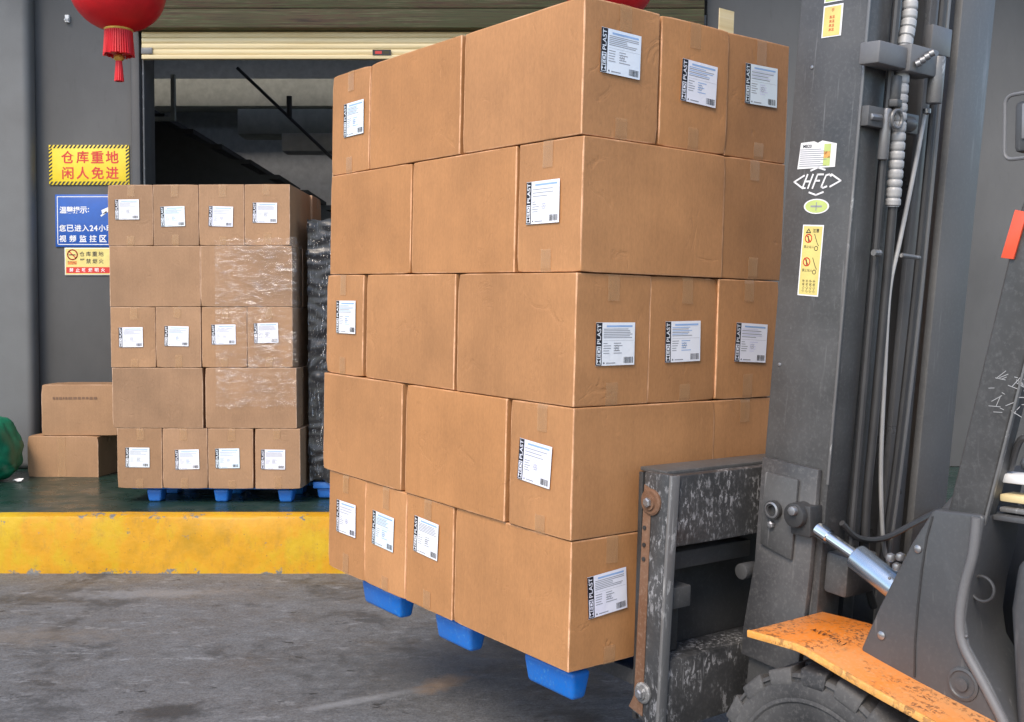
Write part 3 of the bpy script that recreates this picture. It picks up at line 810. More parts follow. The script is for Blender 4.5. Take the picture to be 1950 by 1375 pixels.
BODY_B = [carton_mesh(k + 21, mat=M['card2'], nx=6) for k in range(5)]

_cn = [0]
def carton(T, label, group, lab=None, pale=False, scale=None):
    """T: matrix of the carton's bottom centre (label end at local -y). lab=(dx, z, rot)"""
    i = _cn[0]; _cn[0] += 1
    t = empty('carton', T); tag(t, label, 'carton', group)
    S = Matrix.Diagonal((*(scale or (1, 1, 1)), 1))
    bodies = BODY_B if pale else BODY_A
    link('carton_body', bodies[i % len(bodies)], t, S)
    for tm in TAPES[i % 4]: link('packing_tape', tm, t, S)
    if lab:
        dx, z, rot = lab
        rot += random.Random(i).uniform(-.02, .02)
        link('shipping_label', LABELS[(i * 5 + 2) % 6], t, Tloc(dx, -CL / 2 * (scale[1] if scale else 1) - .0052, z) @ Ry(-rot))
    return t

# the tilted load: local x = away to the right, y = along the forks, z = up; origin at the near top corner
LO = Vector((.21127, 3.13728, EYE + .95483))
TL = Tloc(*LO) @ Rz(.6464) @ Rx(.03185) @ Ry(.00457)
P = .3096                           # pitch of one carton width
LH_ = .4
G1 = 'cartons on the raised pallet'
def load_carton(kind, u, v, layer, label, lab=None, du=0.0, dv=0.0, us=1.0, vs_=1.0, flip=False, sc_=None, rj=0.0):
    """kind 'u': long side along the forks, label end at small u; kind 'v': long side across, label end at small v. u, v: near corner in widths"""
    z = -(layer) * LH_
    q = random.Random(int(u * 7 + v * 13 + layer * 31)); rj += q.uniform(-.006, .006); du += q.uniform(-.0025, .0025); dv += q.uniform(-.0025, .0015)
    if kind == 'u':
        x = (v + .5) * P * vs_ + dv; y = (u + 1) * P * us + du; Rm = Rz(rj)
    else:
        x = (v + 1) * P * vs_ + dv; y = (u + .5) * P * us + du; Rm = Rz(-PI / 2 + rj)
    if flip: Rm = Rm @ Rz(PI)
    l = None
    if lab:
        a, lz, rot = lab
        l = ((a - x) if kind == 'u' else -(a - y), lz - z, rot)
    return carton(TL @ Tloc(x, y, z) @ Rm, label, G1, l, False, sc_)
# layer 1 (top)
load_carton('u', 0, 0, 1, 'top layer carton at the near corner of the tall load, its label facing the mast', (.143, -.149, -.03), rj=.004)
load_carton('u', 0, 1, 1, 'middle of three labelled cartons facing the mast, top layer of the tall load', (.483, -.189, -.02), dv=.004)
load_carton('u', 0, 2, 1, 'top carton of the tall load closest to the mast', (.788, -.154, 0), dv=.006, du=.004, rj=-.006)
load_carton('u', 2, 0, 1, 'blank sided carton behind the corner one in the top layer of the tall load', None, du=.008)
load_carton('v', 4, 0, 1, 'top layer carton with a label at the far left end of the tall load', (1.372, -.192, .02), du=.012)
# layer 2
load_carton('v', 0, 0, 2, 'second layer corner carton of the tall load with a label on its narrow end', (.174, -.587, 0), du=-.004)
load_carton('u', 1, 0, 2, 'blank carton left of the labelled corner one, second layer of the tall load', None, du=.002)
load_carton('u', 3, 0, 2, 'blank carton at the far left end of the second layer of the tall load', None, du=.006, rj=.005)
load_carton('u', 0, 2, 2, 'blank ended carton beside the mast in the second layer of the tall load', None, dv=-.006, flip=True)
# layer 3
load_carton('u', 0, 0, 3, 'third layer carton at the near corner of the tall load, its label facing the mast', (.153, -1.013, .01), dv=-.005)
load_carton('u', 0, 1, 3, 'middle labelled carton of the third layer of the tall load, facing the mast', (.447, -1.007, .02), dv=-.008)
load_carton('u', 0, 2, 3, 'third layer carton closest to the mast, label slightly tilted', (.77, -1.013, -.04), dv=-.016)
load_carton('u', 2, 0, 3, 'blank sided carton in the middle of the third layer of the tall load', None, du=.014, dv=-.004)
load_carton('v', 4, 0, 3, 'third layer carton with a small label at the far left end of the tall load', (1.405, -.97, .02), du=.032, dv=-.002)
# layer 4
load_carton('v', 0, 0, 4, 'fourth layer corner carton of the tall load with a label on its narrow end', (.174, -1.388, -.05), du=-.002, dv=-.004)
load_carton('u', 1, 0, 4, 'blank carton between the jutting end one and the labelled corner one, fourth layer', None, du=.010, dv=-.006)
load_carton('u', 3, 0, 4, 'blank carton jutting out at the far left end of the fourth layer', None, du=.034, dv=-.010)
load_carton('u', 0, 2, 4, 'blank ended carton above the forklift carriage in the fourth layer of the tall load', None, dv=-.022, flip=True)
# layer 5 (bottom)
load_carton('u', 0, 0, 5, 'bottom carton at the near corner of the tall load with a tilted lilac label', (.149, -1.776, .09), du=-.002)
load_carton('u', 0, 1, 5, 'bottom carton behind the forklift carriage, second from the near corner', None)
load_carton('u', 0, 2, 5, 'bottom carton behind the forklift carriage, nearest the mast in the tall load', None)
load_carton('v', 2, 0, 5, 'first labelled narrow end left of the big corner carton in the bottom layer', (.792, -1.741, -.03), du=.002)
load_carton('v', 3, 0, 5, 'middle of the three labelled narrow ends in the bottom layer', (1.091, -1.772, -.05), du=-.002)
load_carton('v', 4, 0, 5, 'labelled bottom carton of the tall load above the farthest blue pallet foot', (1.381, -1.775, -.01), du=-.010)

# stretch-film patches on the load are left to the second stack; the beige tape tab on the top edge
tb = MB(); tb.box((-.035, 0, 0), (.035, .002, .075)); 
tag(tb.build('tape_tab', M['shutter'], T=TL @ Tloc(.615, .012, -.008)), 'small beige tape tab standing up on the top edge of the tall load', 'tape')

# ------------------------------------------------------------------ blue pallets
def pallet(T, label, LX, LY, ins, fy, fx, foot_h=.07, deck=.05):
    t = empty('pallet', T); tag(t, label, 'pallet', 'blue plastic pallets')
    b = MB(); b.box((ins, ins, -deck), (LX - ins, LY - ins, 0)); 
    b.build('deck', M['blue_plastic'], t, bevel=.006)
    for (y0, y1) in fy:
        for (x0, x1) in fx:
            b = MB()
            c = .012
            v = [(x0, y0, -deck), (x1, y0, -deck), (x1, y1, -deck), (x0, y1, -deck), (x0 + c, y0 + c, -deck - foot_h), (x1 - c, y0 + c, -deck - foot_h), (x1 - c, y1 - c, -deck - foot_h), (x0 + c, y1 - c, -deck - foot_h)]
            b.add(v, [(0, 1, 2, 3), (7, 6, 5, 4), (0, 4, 5, 1), (1, 5, 6, 2), (2, 6, 7, 3), (3, 7, 4, 0)])
            b.build('foot', M['blue_plastic'], t, bevel=.014, seg=3)
    return t
pallet(TL @ Tloc(0, 0, -2.004), 'blue plastic pallet raised on the forks under the tall carton load', .93, 1.56, .065,
       [(.040, .29), (.59, .82), (1.06, 1.36)], [(.055, .135), (.42, .51), (.79, .875)], foot_h=.092, deck=.022)

# ------------------------------------------------------------------ second stack on the platform
S2 = Vector((-2.64177, 7.07292, EYE + .91831))
TS = Tloc(*S2) @ Rz(-.0308)
G2 = 'cartons on the platform pallet'
PW = .3014
def st_carton(kind, i, layer, label, lab=None, dx=0.0, dy=0.0, rj=0.0, row=0):
    z = -layer * LH_
    if kind == 'y':
        x = (i + .5) * PW + dx; y = CL / 2 + dy + row * .61; Rm = Rz(rj)
    else:
        x = (i + 1) * PW + dx; y = CW / 2 + dy + row * PW; Rm = Rz(PI / 2 + rj)
    l = None
    if lab: l = (lab[0] - x, lab[1] - z, lab[2])
    return carton(TS @ Tloc(x, y, z) @ Rm, label, G2, l, True, (.98, .985, 1))
o1 = -.012
st_carton('y', 0, 1, 'leftmost top carton of the stack on the platform, under the yellow sign', (.118, -.164, 0), o1)
st_carton('y', 1, 1, 'second from left in the top layer of the platform stack, label set low', (.420, -.210, .03), o1)
st_carton('y', 2, 1, 'third from left in the top layer of the platform stack, label tilted', (.738, -.211, -.04), o1)
st_carton('y', 3, 1, 'rightmost top carton of the platform stack', (1.028, -.188, -.02), o1)
st_carton('x', 0, 2, 'blank wide carton at the left of the second layer of the platform stack', None, -.004)
st_carton('x', 2, 2, 'wide carton under clear film at the right of the second layer of the platform stack', None, -.002)
st_carton('y', 0, 3, 'leftmost labelled carton in the third layer of the platform stack', (.133, -1.001, .01), -.004)
st_carton('y', 1, 3, 'second labelled carton from left in the third layer of the platform stack', (.437, -.994, 0), -.004)
st_carton('y', 2, 3, 'third labelled carton from left in the third layer of the platform stack', (.748, -.983, .03), -.002, .004)
st_carton('y', 3, 3, 'rightmost third layer carton of the platform stack, behind shiny film', (1.030, -.973, .02), .0)
st_carton('x', 0, 4, 'blank wide carton at the left of the fourth layer of the platform stack', None, .004)
st_carton('x', 2, 4, 'wide carton with film glare at the right of the fourth layer of the platform stack', None, .022, rj=-.004)
st_carton('y', 0, 5, 'leftmost bottom carton of the platform stack, next to the loose cartons', (.168, -1.795, .0), .030)
st_carton('y', 1, 5, 'second bottom carton from left in the platform stack', (.499, -1.807, .02), .032)
st_carton('y', 2, 5, 'third bottom carton from left in the platform stack', (.767, -1.799, .01), .034)
st_carton('y', 3, 5, 'rightmost bottom carton of the platform stack, above the right pallet foot', (1.07, -1.805, 0), .045)
# the second row, seen on the right side of the stack
st_carton('x', 2, 1, 'top carton of the back row at the shaded right side of the platform stack', None, .0, .31, row=1)
st_carton('x', 2, 3, 'third layer carton of the back row at the shaded right side of the platform stack', None, .0, .31, row=1)
st_carton('x', 2, 5, 'bottom carton of the back row at the shaded right side of the platform stack', None, .04, .31, row=1)
st_carton('x', 2, 2, 'second layer carton of the back row at the right side of the platform stack', None, .0, .004, row=1)
st_carton('x', 2, 4, 'fourth layer carton of the back row at the right side of the platform stack', None, .02, .004, row=1)
pallet(TS @ Tloc(.03, 0, -2.0), 'blue plastic pallet under the carton stack on the platform', 1.2, .95, .07,
       [(.06, .18), (.40, .54), (.78, .88)], [(.17, .275), (.62, .725), (1.05, 1.155)], foot_h=.085, deck=.015)

# clear stretch film wound round layers 2 to 4 at the right of the platform stack
fb = MB(); nu, nv = 60, 46
def filmsheet(b, path, z0, z1, nu, nv, amp, seed):
    L = [0.0]
    for a, c in zip(path[:-1], path[1:]): L.append(L[-1] + (Vector(c) - Vector(a)).length)
    def at(t):
        t = max(0, min(L[-1], t))
        for i in range(len(L) - 1):
            if t <= L[i + 1] + 1e-9:
                k = (t - L[i]) / (L[i + 1] - L[i]); a, c = Vector(path[i]), Vector(path[i + 1]); d = (c - a).normalized()
                return a + (c - a) * k, Vector((d.y, -d.x))
    v = []
    for j in range(nv + 1):
        for i in range(nu + 1):
            p, nn = at(L[-1] * i / nu); z = z0 + (z1 - z0) * j / nv
            edge = (noise.noise(Vector((i * .25, seed, j * .02))) * .03) if j in (0, nv) else 0
            w = amp * (abs(noise.noise(Vector((p.x * 7 + p.y * 5, z * 16, seed)))) + .5 * abs(noise.noise(Vector((p.x * 20, z * 30 + p.x * 20, seed + 4)))))
            v.append((p.x + nn.x * w, p.y + nn.y * w, z + edge))
    b.add(v, [(j * (nu + 1) + i, j * (nu + 1) + i + 1, (j + 1) * (nu + 1) + i + 1, (j + 1) * (nu + 1) + i) for j in range(nv) for i in range(nu)])
    b.flat = True
filmsheet(fb, [(.70, -.010), (1.236, -.012), (1.24, .62)], -1.46, -.36, 80, 60, .009, 3.3)
fo = fb.build('stretch_film', M['film'], T=TS, smooth=True, angle=180)
tag(fo, 'clear wrinkled stretch film wound round the middle layers of the platform stack', 'stretch film')

# black-wrapped load standing to the right of it, half hidden
bw = empty('wrapped_load', Tloc(-1.365, 7.20, PZ)); tag(bw, 'pallet load wrapped in glinting black film between the two carton stacks', 'wrapped load')
b = MB(); nn = 40; rows = 60; v = []
path = [(.0, .8), (.0, .03), (.03, .0), (1.15, .0), (1.18, .03), (1.18, .8)]
filmsheet(b, [(.0, .8), (.0, .0), (1.15, .0), (1.15, .8), (.0, .8)], .13, 1.88, 190, 110, .026, 8.8)
b.build('film_wrap', M['black_film'], bw, smooth=True, angle=60)
b = MB(); b.box((.02, .03, .13), (1.13, .78, 1.86)); b.build('goods_core', M['interior_dark'], bw)
pallet(Tloc(-1.345, 7.22, PZ + .12), 'blue pallet under the black film wrapped load', 1.12, .78, .0, [(.02, .14), (.33, .45), (.64, .76)], [(.02, .14), (.5, .62), (.96, 1.08)], foot_h=.07, deck=.045)
t = carton(Tloc(-1.06, 7.58, PZ + 1.885), 'brown carton lying on top of the black wrapped load, mostly hidden', 'loose cartons', None, True, (1, 1, .8))

# two loose cartons by the wall
def loose(T, label, sx, sy, sz, seed):
    t = empty('carton', T); tag(t, label, 'carton', 'loose cartons')
    me = carton_mesh(seed, L=sx, W=sy, H=sz, mat=M['card2'], nx=6, wob=2.6)
    link('carton_body', me, t)
    link('packing_tape', tape_mesh(L=sx, H=sz, seed=seed), t)
    return t
# long side faces the camera, so turn the carton by 90 degrees
l1 = loose(Tloc(-3.47, 8.49, PZ) @ Rz(PI / 2 - .05), 'loose carton on the platform floor with a vertical tape strip, under another', .56, .40, .318, 91)
l2 = loose(Tloc(-3.36, 8.50, PZ + .322) @ Rz(PI / 2 + .02), 'loose carton with faint print on top of another beside the wall', .58, .38, .395, 92)
b = MB(); b.box((-.205, -.262, .002), (-.2015, -.20, .316)); b.flat = False
b = Print(); b.rect(-.03, .004, .03, .314, 1, 0); b.build('front_tape', M['tape'], l1, Rz(-PI / 2) @ Tloc(-.005, -.2045, 0))
b = Print(); rr = random.Random(3)
x = -.2
while x < .14:
    w = rr.uniform(.01, .03); b.rect(x, .282 + rr.uniform(-.002, .002), x + w, .300, 1, 0); x += w + .008
b.build('faint_print', plain('faint_brown_print', (.20, .115, .07), .8), l2, Rz(-PI / 2) @ Tloc(0, -.1955, 0))

# green sack at the left edge
t = empty('sack', Tloc(-4.05, 8.1, PZ)); tag(t, 'lumpy dark green plastic sack on the platform floor beside the column', 'sack')
b = MB(); nn, mm = 64, 34; v = []
for j in range(mm + 1):
    a = -PI / 2 + PI * j / mm
    for k in range(nn):
        ph = 2 * PI * k / nn
        d = Vector((math.cos(a) * math.cos(ph), math.cos(a) * math.sin(ph), math.sin(a)))
        e = abs(d.x) ** 3 + abs(d.y) ** 3 + abs(d.z) ** 3
        p_ = d / e ** (1 / 3)
        w_ = 1 + .10 * noise.noise(d * 2.1 + Vector((3, 0, 0))) + .07 * abs(noise.noise(Vector((d.x * 5, d.y * 5, d.z * 1.6)))) - .05 * abs(noise.noise(d * 7))
        q_ = Vector((p_.x * .30 * w_, p_.y * .26 * w_, .245 + p_.z * .245 * w_))
        q_.x *= 1 - .22 * max(0, d.z); q_.z = max(q_.z, 0.002)
        v.append(q_)
b.add(v, [(j * nn + k, j * nn + (k + 1) % nn, (j + 1) * nn + (k + 1) % nn, (j + 1) * nn + k) for j in range(mm) for k in range(nn)])
b.merge = True; b.build('sack_body', M['green_plastic'], t, smooth=True, angle=180)
b = MB(); b.lathe([(.030, 0), (.022, .03), (.045, .07), (.07, .085)], 14); b.build('tied_neck', M['green_plastic'], t, Tloc(-.03, 0, .49), smooth=True)
b = MB(); rr = random.Random(8); v = [(0, 0, .03)]
for k in range(9):
    a = 2 * PI * k / 9; r_ = .035 + .02 * rr.random(); v.append((r_ * math.cos(a), r_ * math.sin(a), .006 + .025 * rr.random()))
v.append((0, 0, .0)); b.add(v, [(0, 1 + k, 1 + (k + 1) % 9) for k in range(9)] + [(10, 1 + (k + 1) % 9, 1 + k) for k in range(9)])
tag(b.build('paper_scrap', M['white_ink'], T=Tloc(-3.70, 8.02, PZ)), 'crumpled white scrap on the floor beside the green bin', 'litter')

# ------------------------------------------------------------------ forklift
TF = Tloc(*LO) @ Rz(.6464)            # truck frame: x across (away), y along the forks, z up; ground at z = -2.495
FT = TF @ Tloc(.8, -1.5, -LO.z)
fk = empty('forklift', FT); tag(fk, 'orange and grey forklift truck with dusty black mast lifting the tall carton load', 'forklift')
FI = FT.inverted()
def FP(Tw): return FI @ Tw            # world matrix -> local to the forklift
OM = Vector((.75995, 3.22992, EYE - .41431))
TM = FP(Tloc(*OM) @ Rz(.6464) @ Rx(.03185 + .058))    # mast frame
TC = FP(TL)                                              # carriage frame
TT = FP(TF)                                              # truck frame, origin as the load's
GZ = -LO.z
def part(b, name, mat, T, parent=fk, **kw):
    o = b.build(name, mat, parent, **kw)
    if parent is fk: o.matrix_local = T
    return o

# --- mast rails
b = MB()
b.prism([(.0, 0), (.0, -.235), (.105, -.235), (.105, -.208), (.030, -.208), (.030, -.028), (.105, -.028), (.105, 0)], 2, -.95, 2.0)
rail = part(b, 'outer_mast_rail', M['mast'], TM, bevel=.006)
b = MB(); b.prism([(.63, 0), (.63, -.235), (.45, -.235), (.45, -.208), (.60, -.208), (.60, -.028), (.525, -.028), (.525, 0)], 2, -.95, 2.0)
part(b, 'outer_mast_rail', M['rail_dusty'], TM, bevel=.006)
b = MB(); b.prism([(.042, -.045), (.042, -.195), (.112, -.195), (.112, -.172), (.062, -.172), (.062, -.068), (.112, -.068), (.112, -.045)], 2, -.85, 2.1)
part(b, 'inner_mast_rail', M['rail_steel'], TM, bevel=.004)
b = MB(); b.prism([(.44, -.045), (.44, -.205), (.335, -.205), (.335, -.185), (.42, -.185), (.42, -.068), (.36, -.068), (.36, -.045)], 2, -.85, 2.1)
part(b, 'inner_mast_rail', M['rail_steel'], TM, bevel=.004)
b = MB(); b.box((-.0035, -.2385, -.02), (.002, -.231, 1.98)); part(b, 'rail_edge_trim', M['edge'], TM, bevel=.001)
for z0, z1 in ((-.62, -.30), (1.65, 1.8)):
    b = MB(); b.box((.106, -.20, z0), (.449, -.15, z1)); part(b, 'mast_crossmember', M['dark'], TM, bevel=.006)
# plate and scraped lower end at the tilt joint
b = MB(); b.prism([(-.010, .02), (-.012, -.30), (.012, -.52), (.012, -.60), (-.20, -.60), (-.214, -.30), (-.214, .02)], 0, -.022, -.002)
part(b, 'joint_plate', M['mast_worn'], TM, bevel=.004)
b = MB(); b.prism([(-.035, -.02), (-.035, -.24), (-.155, -.26), (-.155, -.02)], 0, -.034, -.023); part(b, 'bearing_cover', M['mast'], TM, bevel=.005)
b = MB(); b.lathe([(.014, 0), (.028, 0), (.028, .014), (.014, .014), (.012, .002), (.0, .002)], 24); part(b, 'pin_bushing', M['dark'], TM @ Tloc(-.036, -.083, -.124) @ Ry(-PI / 2), smooth=True)
b = MB(); b.lathe([(.022, .0), (.024, .004), (.024, .016), (.019, .018), (.019, .0)], 24); part(b, 'grease_ring', M['bolt'], TM @ Tloc(-.036, -.083, -.124) @ Ry(-PI / 2), smooth=True)
b = MB(); b.lathe([(.011, 0), (.011, .010), (.006, .013), (0, .013)], 6); part(b, 'bolt', M['bolt'], TM @ Tloc(-.036, -.078, -.170) @ Ry(-PI / 2))
b = MB(); b.cyl((-.03, .03, -.345), (.03, .03, -.345), .025, n=20); part(b, 'guide_roller', M['dark'], TM, bevel=.004)
# stickers on the rail
def sticker(name, x0, z0, x1, z1, mats, draw, skew=0.0):
    """x runs towards the camera side of the rail: local y decreasing = picture right"""
    w = abs(x1 - x0); h = abs(z1 - z0); cy = (x0 + x1) / 2; cz = (z0 + z1) / 2
    p = Print(); draw(p, w, h)
    # print x -> -y ; facing -x
    p.build(name, mats, rail, Tloc(-.0012, cy, cz) @ Rz(-PI / 2) @ Ry(skew))
def s_white(p, w, h):
    p.poly([(-w/2, -h/2), (w/2, -h/2 + .004), (w/2, h/2 - .006), (w*.12, h/2 + .004), (0, h/2 - .002), (-w*.1, h/2 + .003), (-w/2 + .006, h/2)], 1, 0)
    p.text('MB20', -w*.27, h*.36, h*.13, 2, 1, .02)
    for k in range(9): p.rect(-w/2 + .006, h*.22 - k*h*.078, w/2 - .05 + .01*(k % 3), h*.22 - k*h*.078 + .0022, 2, 2)
    p.rect(w*.18, -h*.40, w*.36, h*.42, 2, 3); p.rect(w*.19, -h*.10, w*.35, h*.14, 3, 4)
sticker('white_sticker', -.038, .872, -.168, .947, [M['white_ink'], M['ink'], M['grey_ink'], M['label_green'], M['orange_edge']], s_white)
def s_hfc(p, w, h):
    W = w/2; H = h/2; t = .0050
    p.stroke([(-W*.58, H*.50), (-W, -H*.02), (-W*.62, -H*.56), (-W*.50, -H*.56)], t, 1, 0)
    p.stroke([(W*.60, H*.56), (W, H*.02), (W*.58, -H*.46)], t, 1, 0)
    p.stroke([(-W*.30, H*.92), (0, H*1.16), (W*.30, H*.96)], t, 1, 0)
    p.stroke([(-W*.30, -H*.94), (0, -H*1.16), (W*.30, -H*.92)], t, 1, 0)
    def q(x, z): return (x * W + z * H * .34, z * H * .92)
    u = t * 1.05
    p.stroke([q(-.52, -.62), q(-.52, .62)], u, 2, 0); p.stroke([q(-.28, -.62), q(-.28, .62)], u, 2, 0); p.stroke([q(-.52, 0), q(-.28, 0)], u, 3, 0)
    p.stroke([q(-.08, -.62), q(-.08, .62), q(.16, .62)], u, 2, 0); p.stroke([q(-.08, .05), q(.10, .05)], u, 3, 0)
    p.stroke([q(.52, .46), q(.42, .62), q(.30, .52), q(.28, -.50), q(.38, -.62), q(.50, -.48)], u, 2, 0)
sticker('maker_emblem', -.031, .803, -.191, .870, [M['white_ink']], s_hfc)
def s_oval(p, w, h):
    p.ell(0, 0, w/2, h/2, 1, 0); p.ell(0, 0, w/2*.88, h/2*.84, 2, 1); p.stroke([(-w*.2, 0), (w*.2, 0)], .005, 3, 2); p.stroke([(0, -h*.25), (0, h*.25)], .003, 3, 2)
sticker('oval_sticker', -.072, .744, -.160, .787, [M['white_ink'], M['label_green'], M['grey_ink']], s_oval)
def s_yel(p, w, h):
    p.rect(-w/2, -h/2, w/2, h/2, 1, 0); p.rect(-w/2 + .004, -h/2 + .004, w/2 - .004, h/2 - .004, 2, 1)
    p.stroke([(-w*.2, h*.44), (-w*.30, h*.39), (-w*.10, h*.39), (-w*.2, h*.44)], .0025, 3, 3); p.text('注意', w*.15, h*.42, .011, 3, 3, .01)
    for cz in (.27, -.06):
        p.ring(-w*.18, cz*h + .008, .0115, .003, 3, 2, 14); p.stroke([(-w*.28, cz*h + .018), (-w*.08, cz*h - .002)], .003, 3, 2); p.stroke([(-w*.2, cz*h + .014), (-w*.16, cz*h + .0)], .003, 3, 3)
        p.stroke([(w*.10, cz*h + .02), (w*.25, cz*h - .004), (w*.32, cz*h - .012)], .002, 3, 3); p.ring(w*.22, cz*h - .020, .006, .0018, 3, 3, 10)
        p.text('禁止站人', -w*.12, cz*h - .016, .0085, 3, 3, .0, PI/2*0)
    for k in range(4): p.text('小心夹手', -w*.25 + k*w*.17, -h*.36, .009, 3, 3, .0, PI/2)
sticker('yellow_sticker', -.075, .509, -.148, .713, [M['white_ink'], M['label_yellow'], M['red_ink'], M['ink']], s_yel, .0)
def s_yel2(p, w, h):
    p.rect(-w/2, -h/2, w/2, h/2, 1, 0); p.rect(-w/2 + .004, -h/2 + .003, w/2 - .006, h/2 - .004, 2, 1)
    p.text('手', 0, h*.34, .010, 3, 2); 
    for k in range(4): p.text('高温', -w*.02, h*.12 - k*h*.13, .0085, 3, 2)
sticker('yellow_sticker', -.085, 1.238, -.151, 1.326, [M['white_ink'], M['label_yellow'], M['red_ink']], s_yel2)
sticker('yellow_sticker', -.085, 1.334, -.150, 1.42, [M['white_ink'], M['label_green'], M['ink']], s_yel2)
# scuff rivets on the rail
for yy, zz in ((-.06, 1.16), (-.03, .30)):
    b = MB(); b.lathe([(.006, 0), (.005, .002), (0, .003)], 10); b.build('rivet', M['bolt'], rail, Tloc(-.0005, yy, zz) @ Ry(-PI / 2))
b = MB(); b.box((.1125, -.060, -.62), (.335, -.046, 2.0)); part(b, 'inner_cover', M['rail_dusty'], TM, bevel=.002)
b = MB(); b.box((.015, -.315, -.335), (.155, -.237, -.215)); part(b, 'tilt_bracket', M['mast'], TM, bevel=.01)
# --- hydraulics on the mast
b = MB(); b.cyl((.20, -.175, -.75), (.20, -.175, 1.02), .036, n=24); part(b, 'lift_cylinder', M['mast'], TM, smooth=True, angle=60)
b = MB(); b.cyl((.20, -.175, 1.02), (.20, -.175, 2.0), .021, n=20); part(b, 'lift_rod', M['rail_steel'], TM, smooth=True)
b = MB(); b.cyl((.20, -.175, .985), (.20, -.175, 1.03), .043, n=24); part(b, 'cylinder_gland', M['edge'], TM, bevel=.004)
def smoothpath(pts, n=8):
    P_ = [Vector(p) for p in pts]; out = []
    for i in range(len(P_) - 1):
        p0, p1, p2, p3 = P_[max(0, i - 1)], P_[i], P_[i + 1], P_[min(len(P_) - 1, i + 2)]
        for k in range(n):
            t = k / n
            out.append(.5 * ((2 * p1) + (-p0 + p2) * t + (2 * p0 - 5 * p1 + 4 * p2 - p3) * t * t + (-p0 + 3 * p1 - 3 * p2 + p3) * t ** 3))
    out.append(P_[-1]); return out
# hose in a grey spiral sleeve
hp = smoothpath([(.150, -.262, .775), (.142, -.266, .90), (.132, -.268, 1.03), (.128, -.268, 1.15), (.132, -.266, 1.22), (.150, -.260, 1.30), (.155, -.25, 1.45), (.150, -.24, 1.8)], 26)
rs = []
lens = 0
for i, p in enumerate(hp):
    if i: lens += (p - hp[i - 1]).length
    ph = (lens / .026) % 1.0
    rs.append(.0215 if .10 < ph < .90 else .0175)
b = MB(); b.tube(hp, rs, 16); part(b, 'spiral_hose_sleeve', M['spiral'], TM, smooth=True, angle=50)
b = MB(); b.tube(smoothpath([(.150, -.262, .80), (.158, -.258, .55), (.165, -.255, .2), (.172, -.25, -.1), (.20, -.25, -.30), (.27, -.24, -.42)]), .013, 10); part(b, 'hydraulic_hose', M['hose'], TM, smooth=True)
b = MB(); b.tube(smoothpath([(.30, -.24, 1.05), (.26, -.25, .90), (.20, -.262, .68), (.168, -.265, .54), (.185, -.262, .3), (.215, -.258, .02), (.270, -.25, -.20), (.325, -.24, -.30)]), .0065, 8); part(b, 'cable', M['spiral'], TM, smooth=True)
b = MB(); b.tube(smoothpath([(.10, -.255, 1.9), (.09, -.258, 1.1), (.10, -.255, .6), (.11, -.25, .1), (.12, -.245, -.3)]), .010, 8); part(b, 'hydraulic_hose', M['hose'], TM, smooth=True)
b = MB(); b.tube(smoothpath([(.36, -.225, 1.9), (.352, -.232, 1.1), (.342, -.235, .5), (.325, -.235, -.0), (.30, -.235, -.3)]), .011, 8); part(b, 'hydraulic_hose', M['hose'], TM, smooth=True)
b = MB(); b.tube(smoothpath([(.385, -.225, 1.9), (.380, -.232, 1.1), (.372, -.235, .5), (.352, -.235, -.0), (.33, -.235, -.3)]), .008, 8); part(b, 'hydraulic_hose', M['rail_steel'], TM, smooth=True)
b = MB(); b.tube(smoothpath([(.06, -.25, -.135), (.13, -.262, -.185), (.25, -.265, -.20), (.40, -.262, -.175), (.56, -.25, -.15)]), .009, 8); part(b, 'drooping_hose', M['hose'], TM, smooth=True)
# chain
b = MB()
for k in range(52):
    z = -.30 + k * .030
    b.box((.262, -.172, z), (.266, -.158, z + .026)); b.box((.284, -.172, z + .013), (.288, -.158, z + .039)); b.cyl((.26, -.165, z + .005), (.29, -.165, z + .005), .005, n=6)
part(b, 'lift_chain', M['dark'], TM)['kind'] = 'stuff'
# upper bracket with hose pulley
b = MB(); b.box((-.03, -.300, 1.145), (.10, -.236, 1.205)); b.box((.10, -.31, 1.140), (.235, -.236, 1.215)); part(b, 'hose_bracket', M['cowl_edge'], TM, bevel=.006)
b = MB(); b.cyl((.245, -.30, 1.07), (.245, -.30, 1.20), .022, n=16); part(b, 'bracket_roller', M['edge'], TM, bevel=.004)
b = MB()
for k in range(4): b.cyl((.120 + .02*k, -.315 + .0*k, 1.16 + .012*k), (.125 + .02*k, -.325, 1.165 + .012*k), .010, n=10)
part(b, 'hose_fitting', M['bolt'], TM, smooth=True)
b = MB(); b.cyl((.10, -.27, 1.06), (.10, -.27, 1.13), .016, n=12); b.cyl((.10, -.27, 1.045), (.10, -.27, 1.065), .022, n=6); part(b, 'hose_fitting', M['mast'], TM, bevel=.002)
b = MB(); b.cyl((.085, -.26, .90), (.085, -.26, 1.04), .015, n=14); part(b, 'valve_body', M['rail_steel'], TM, bevel=.003)
b = MB(); b.box((.27, -.26, 1.22), (.37, -.236, 1.30)); part(b, 'cover_plate', M['cowl_edge'], TM, bevel=.003)
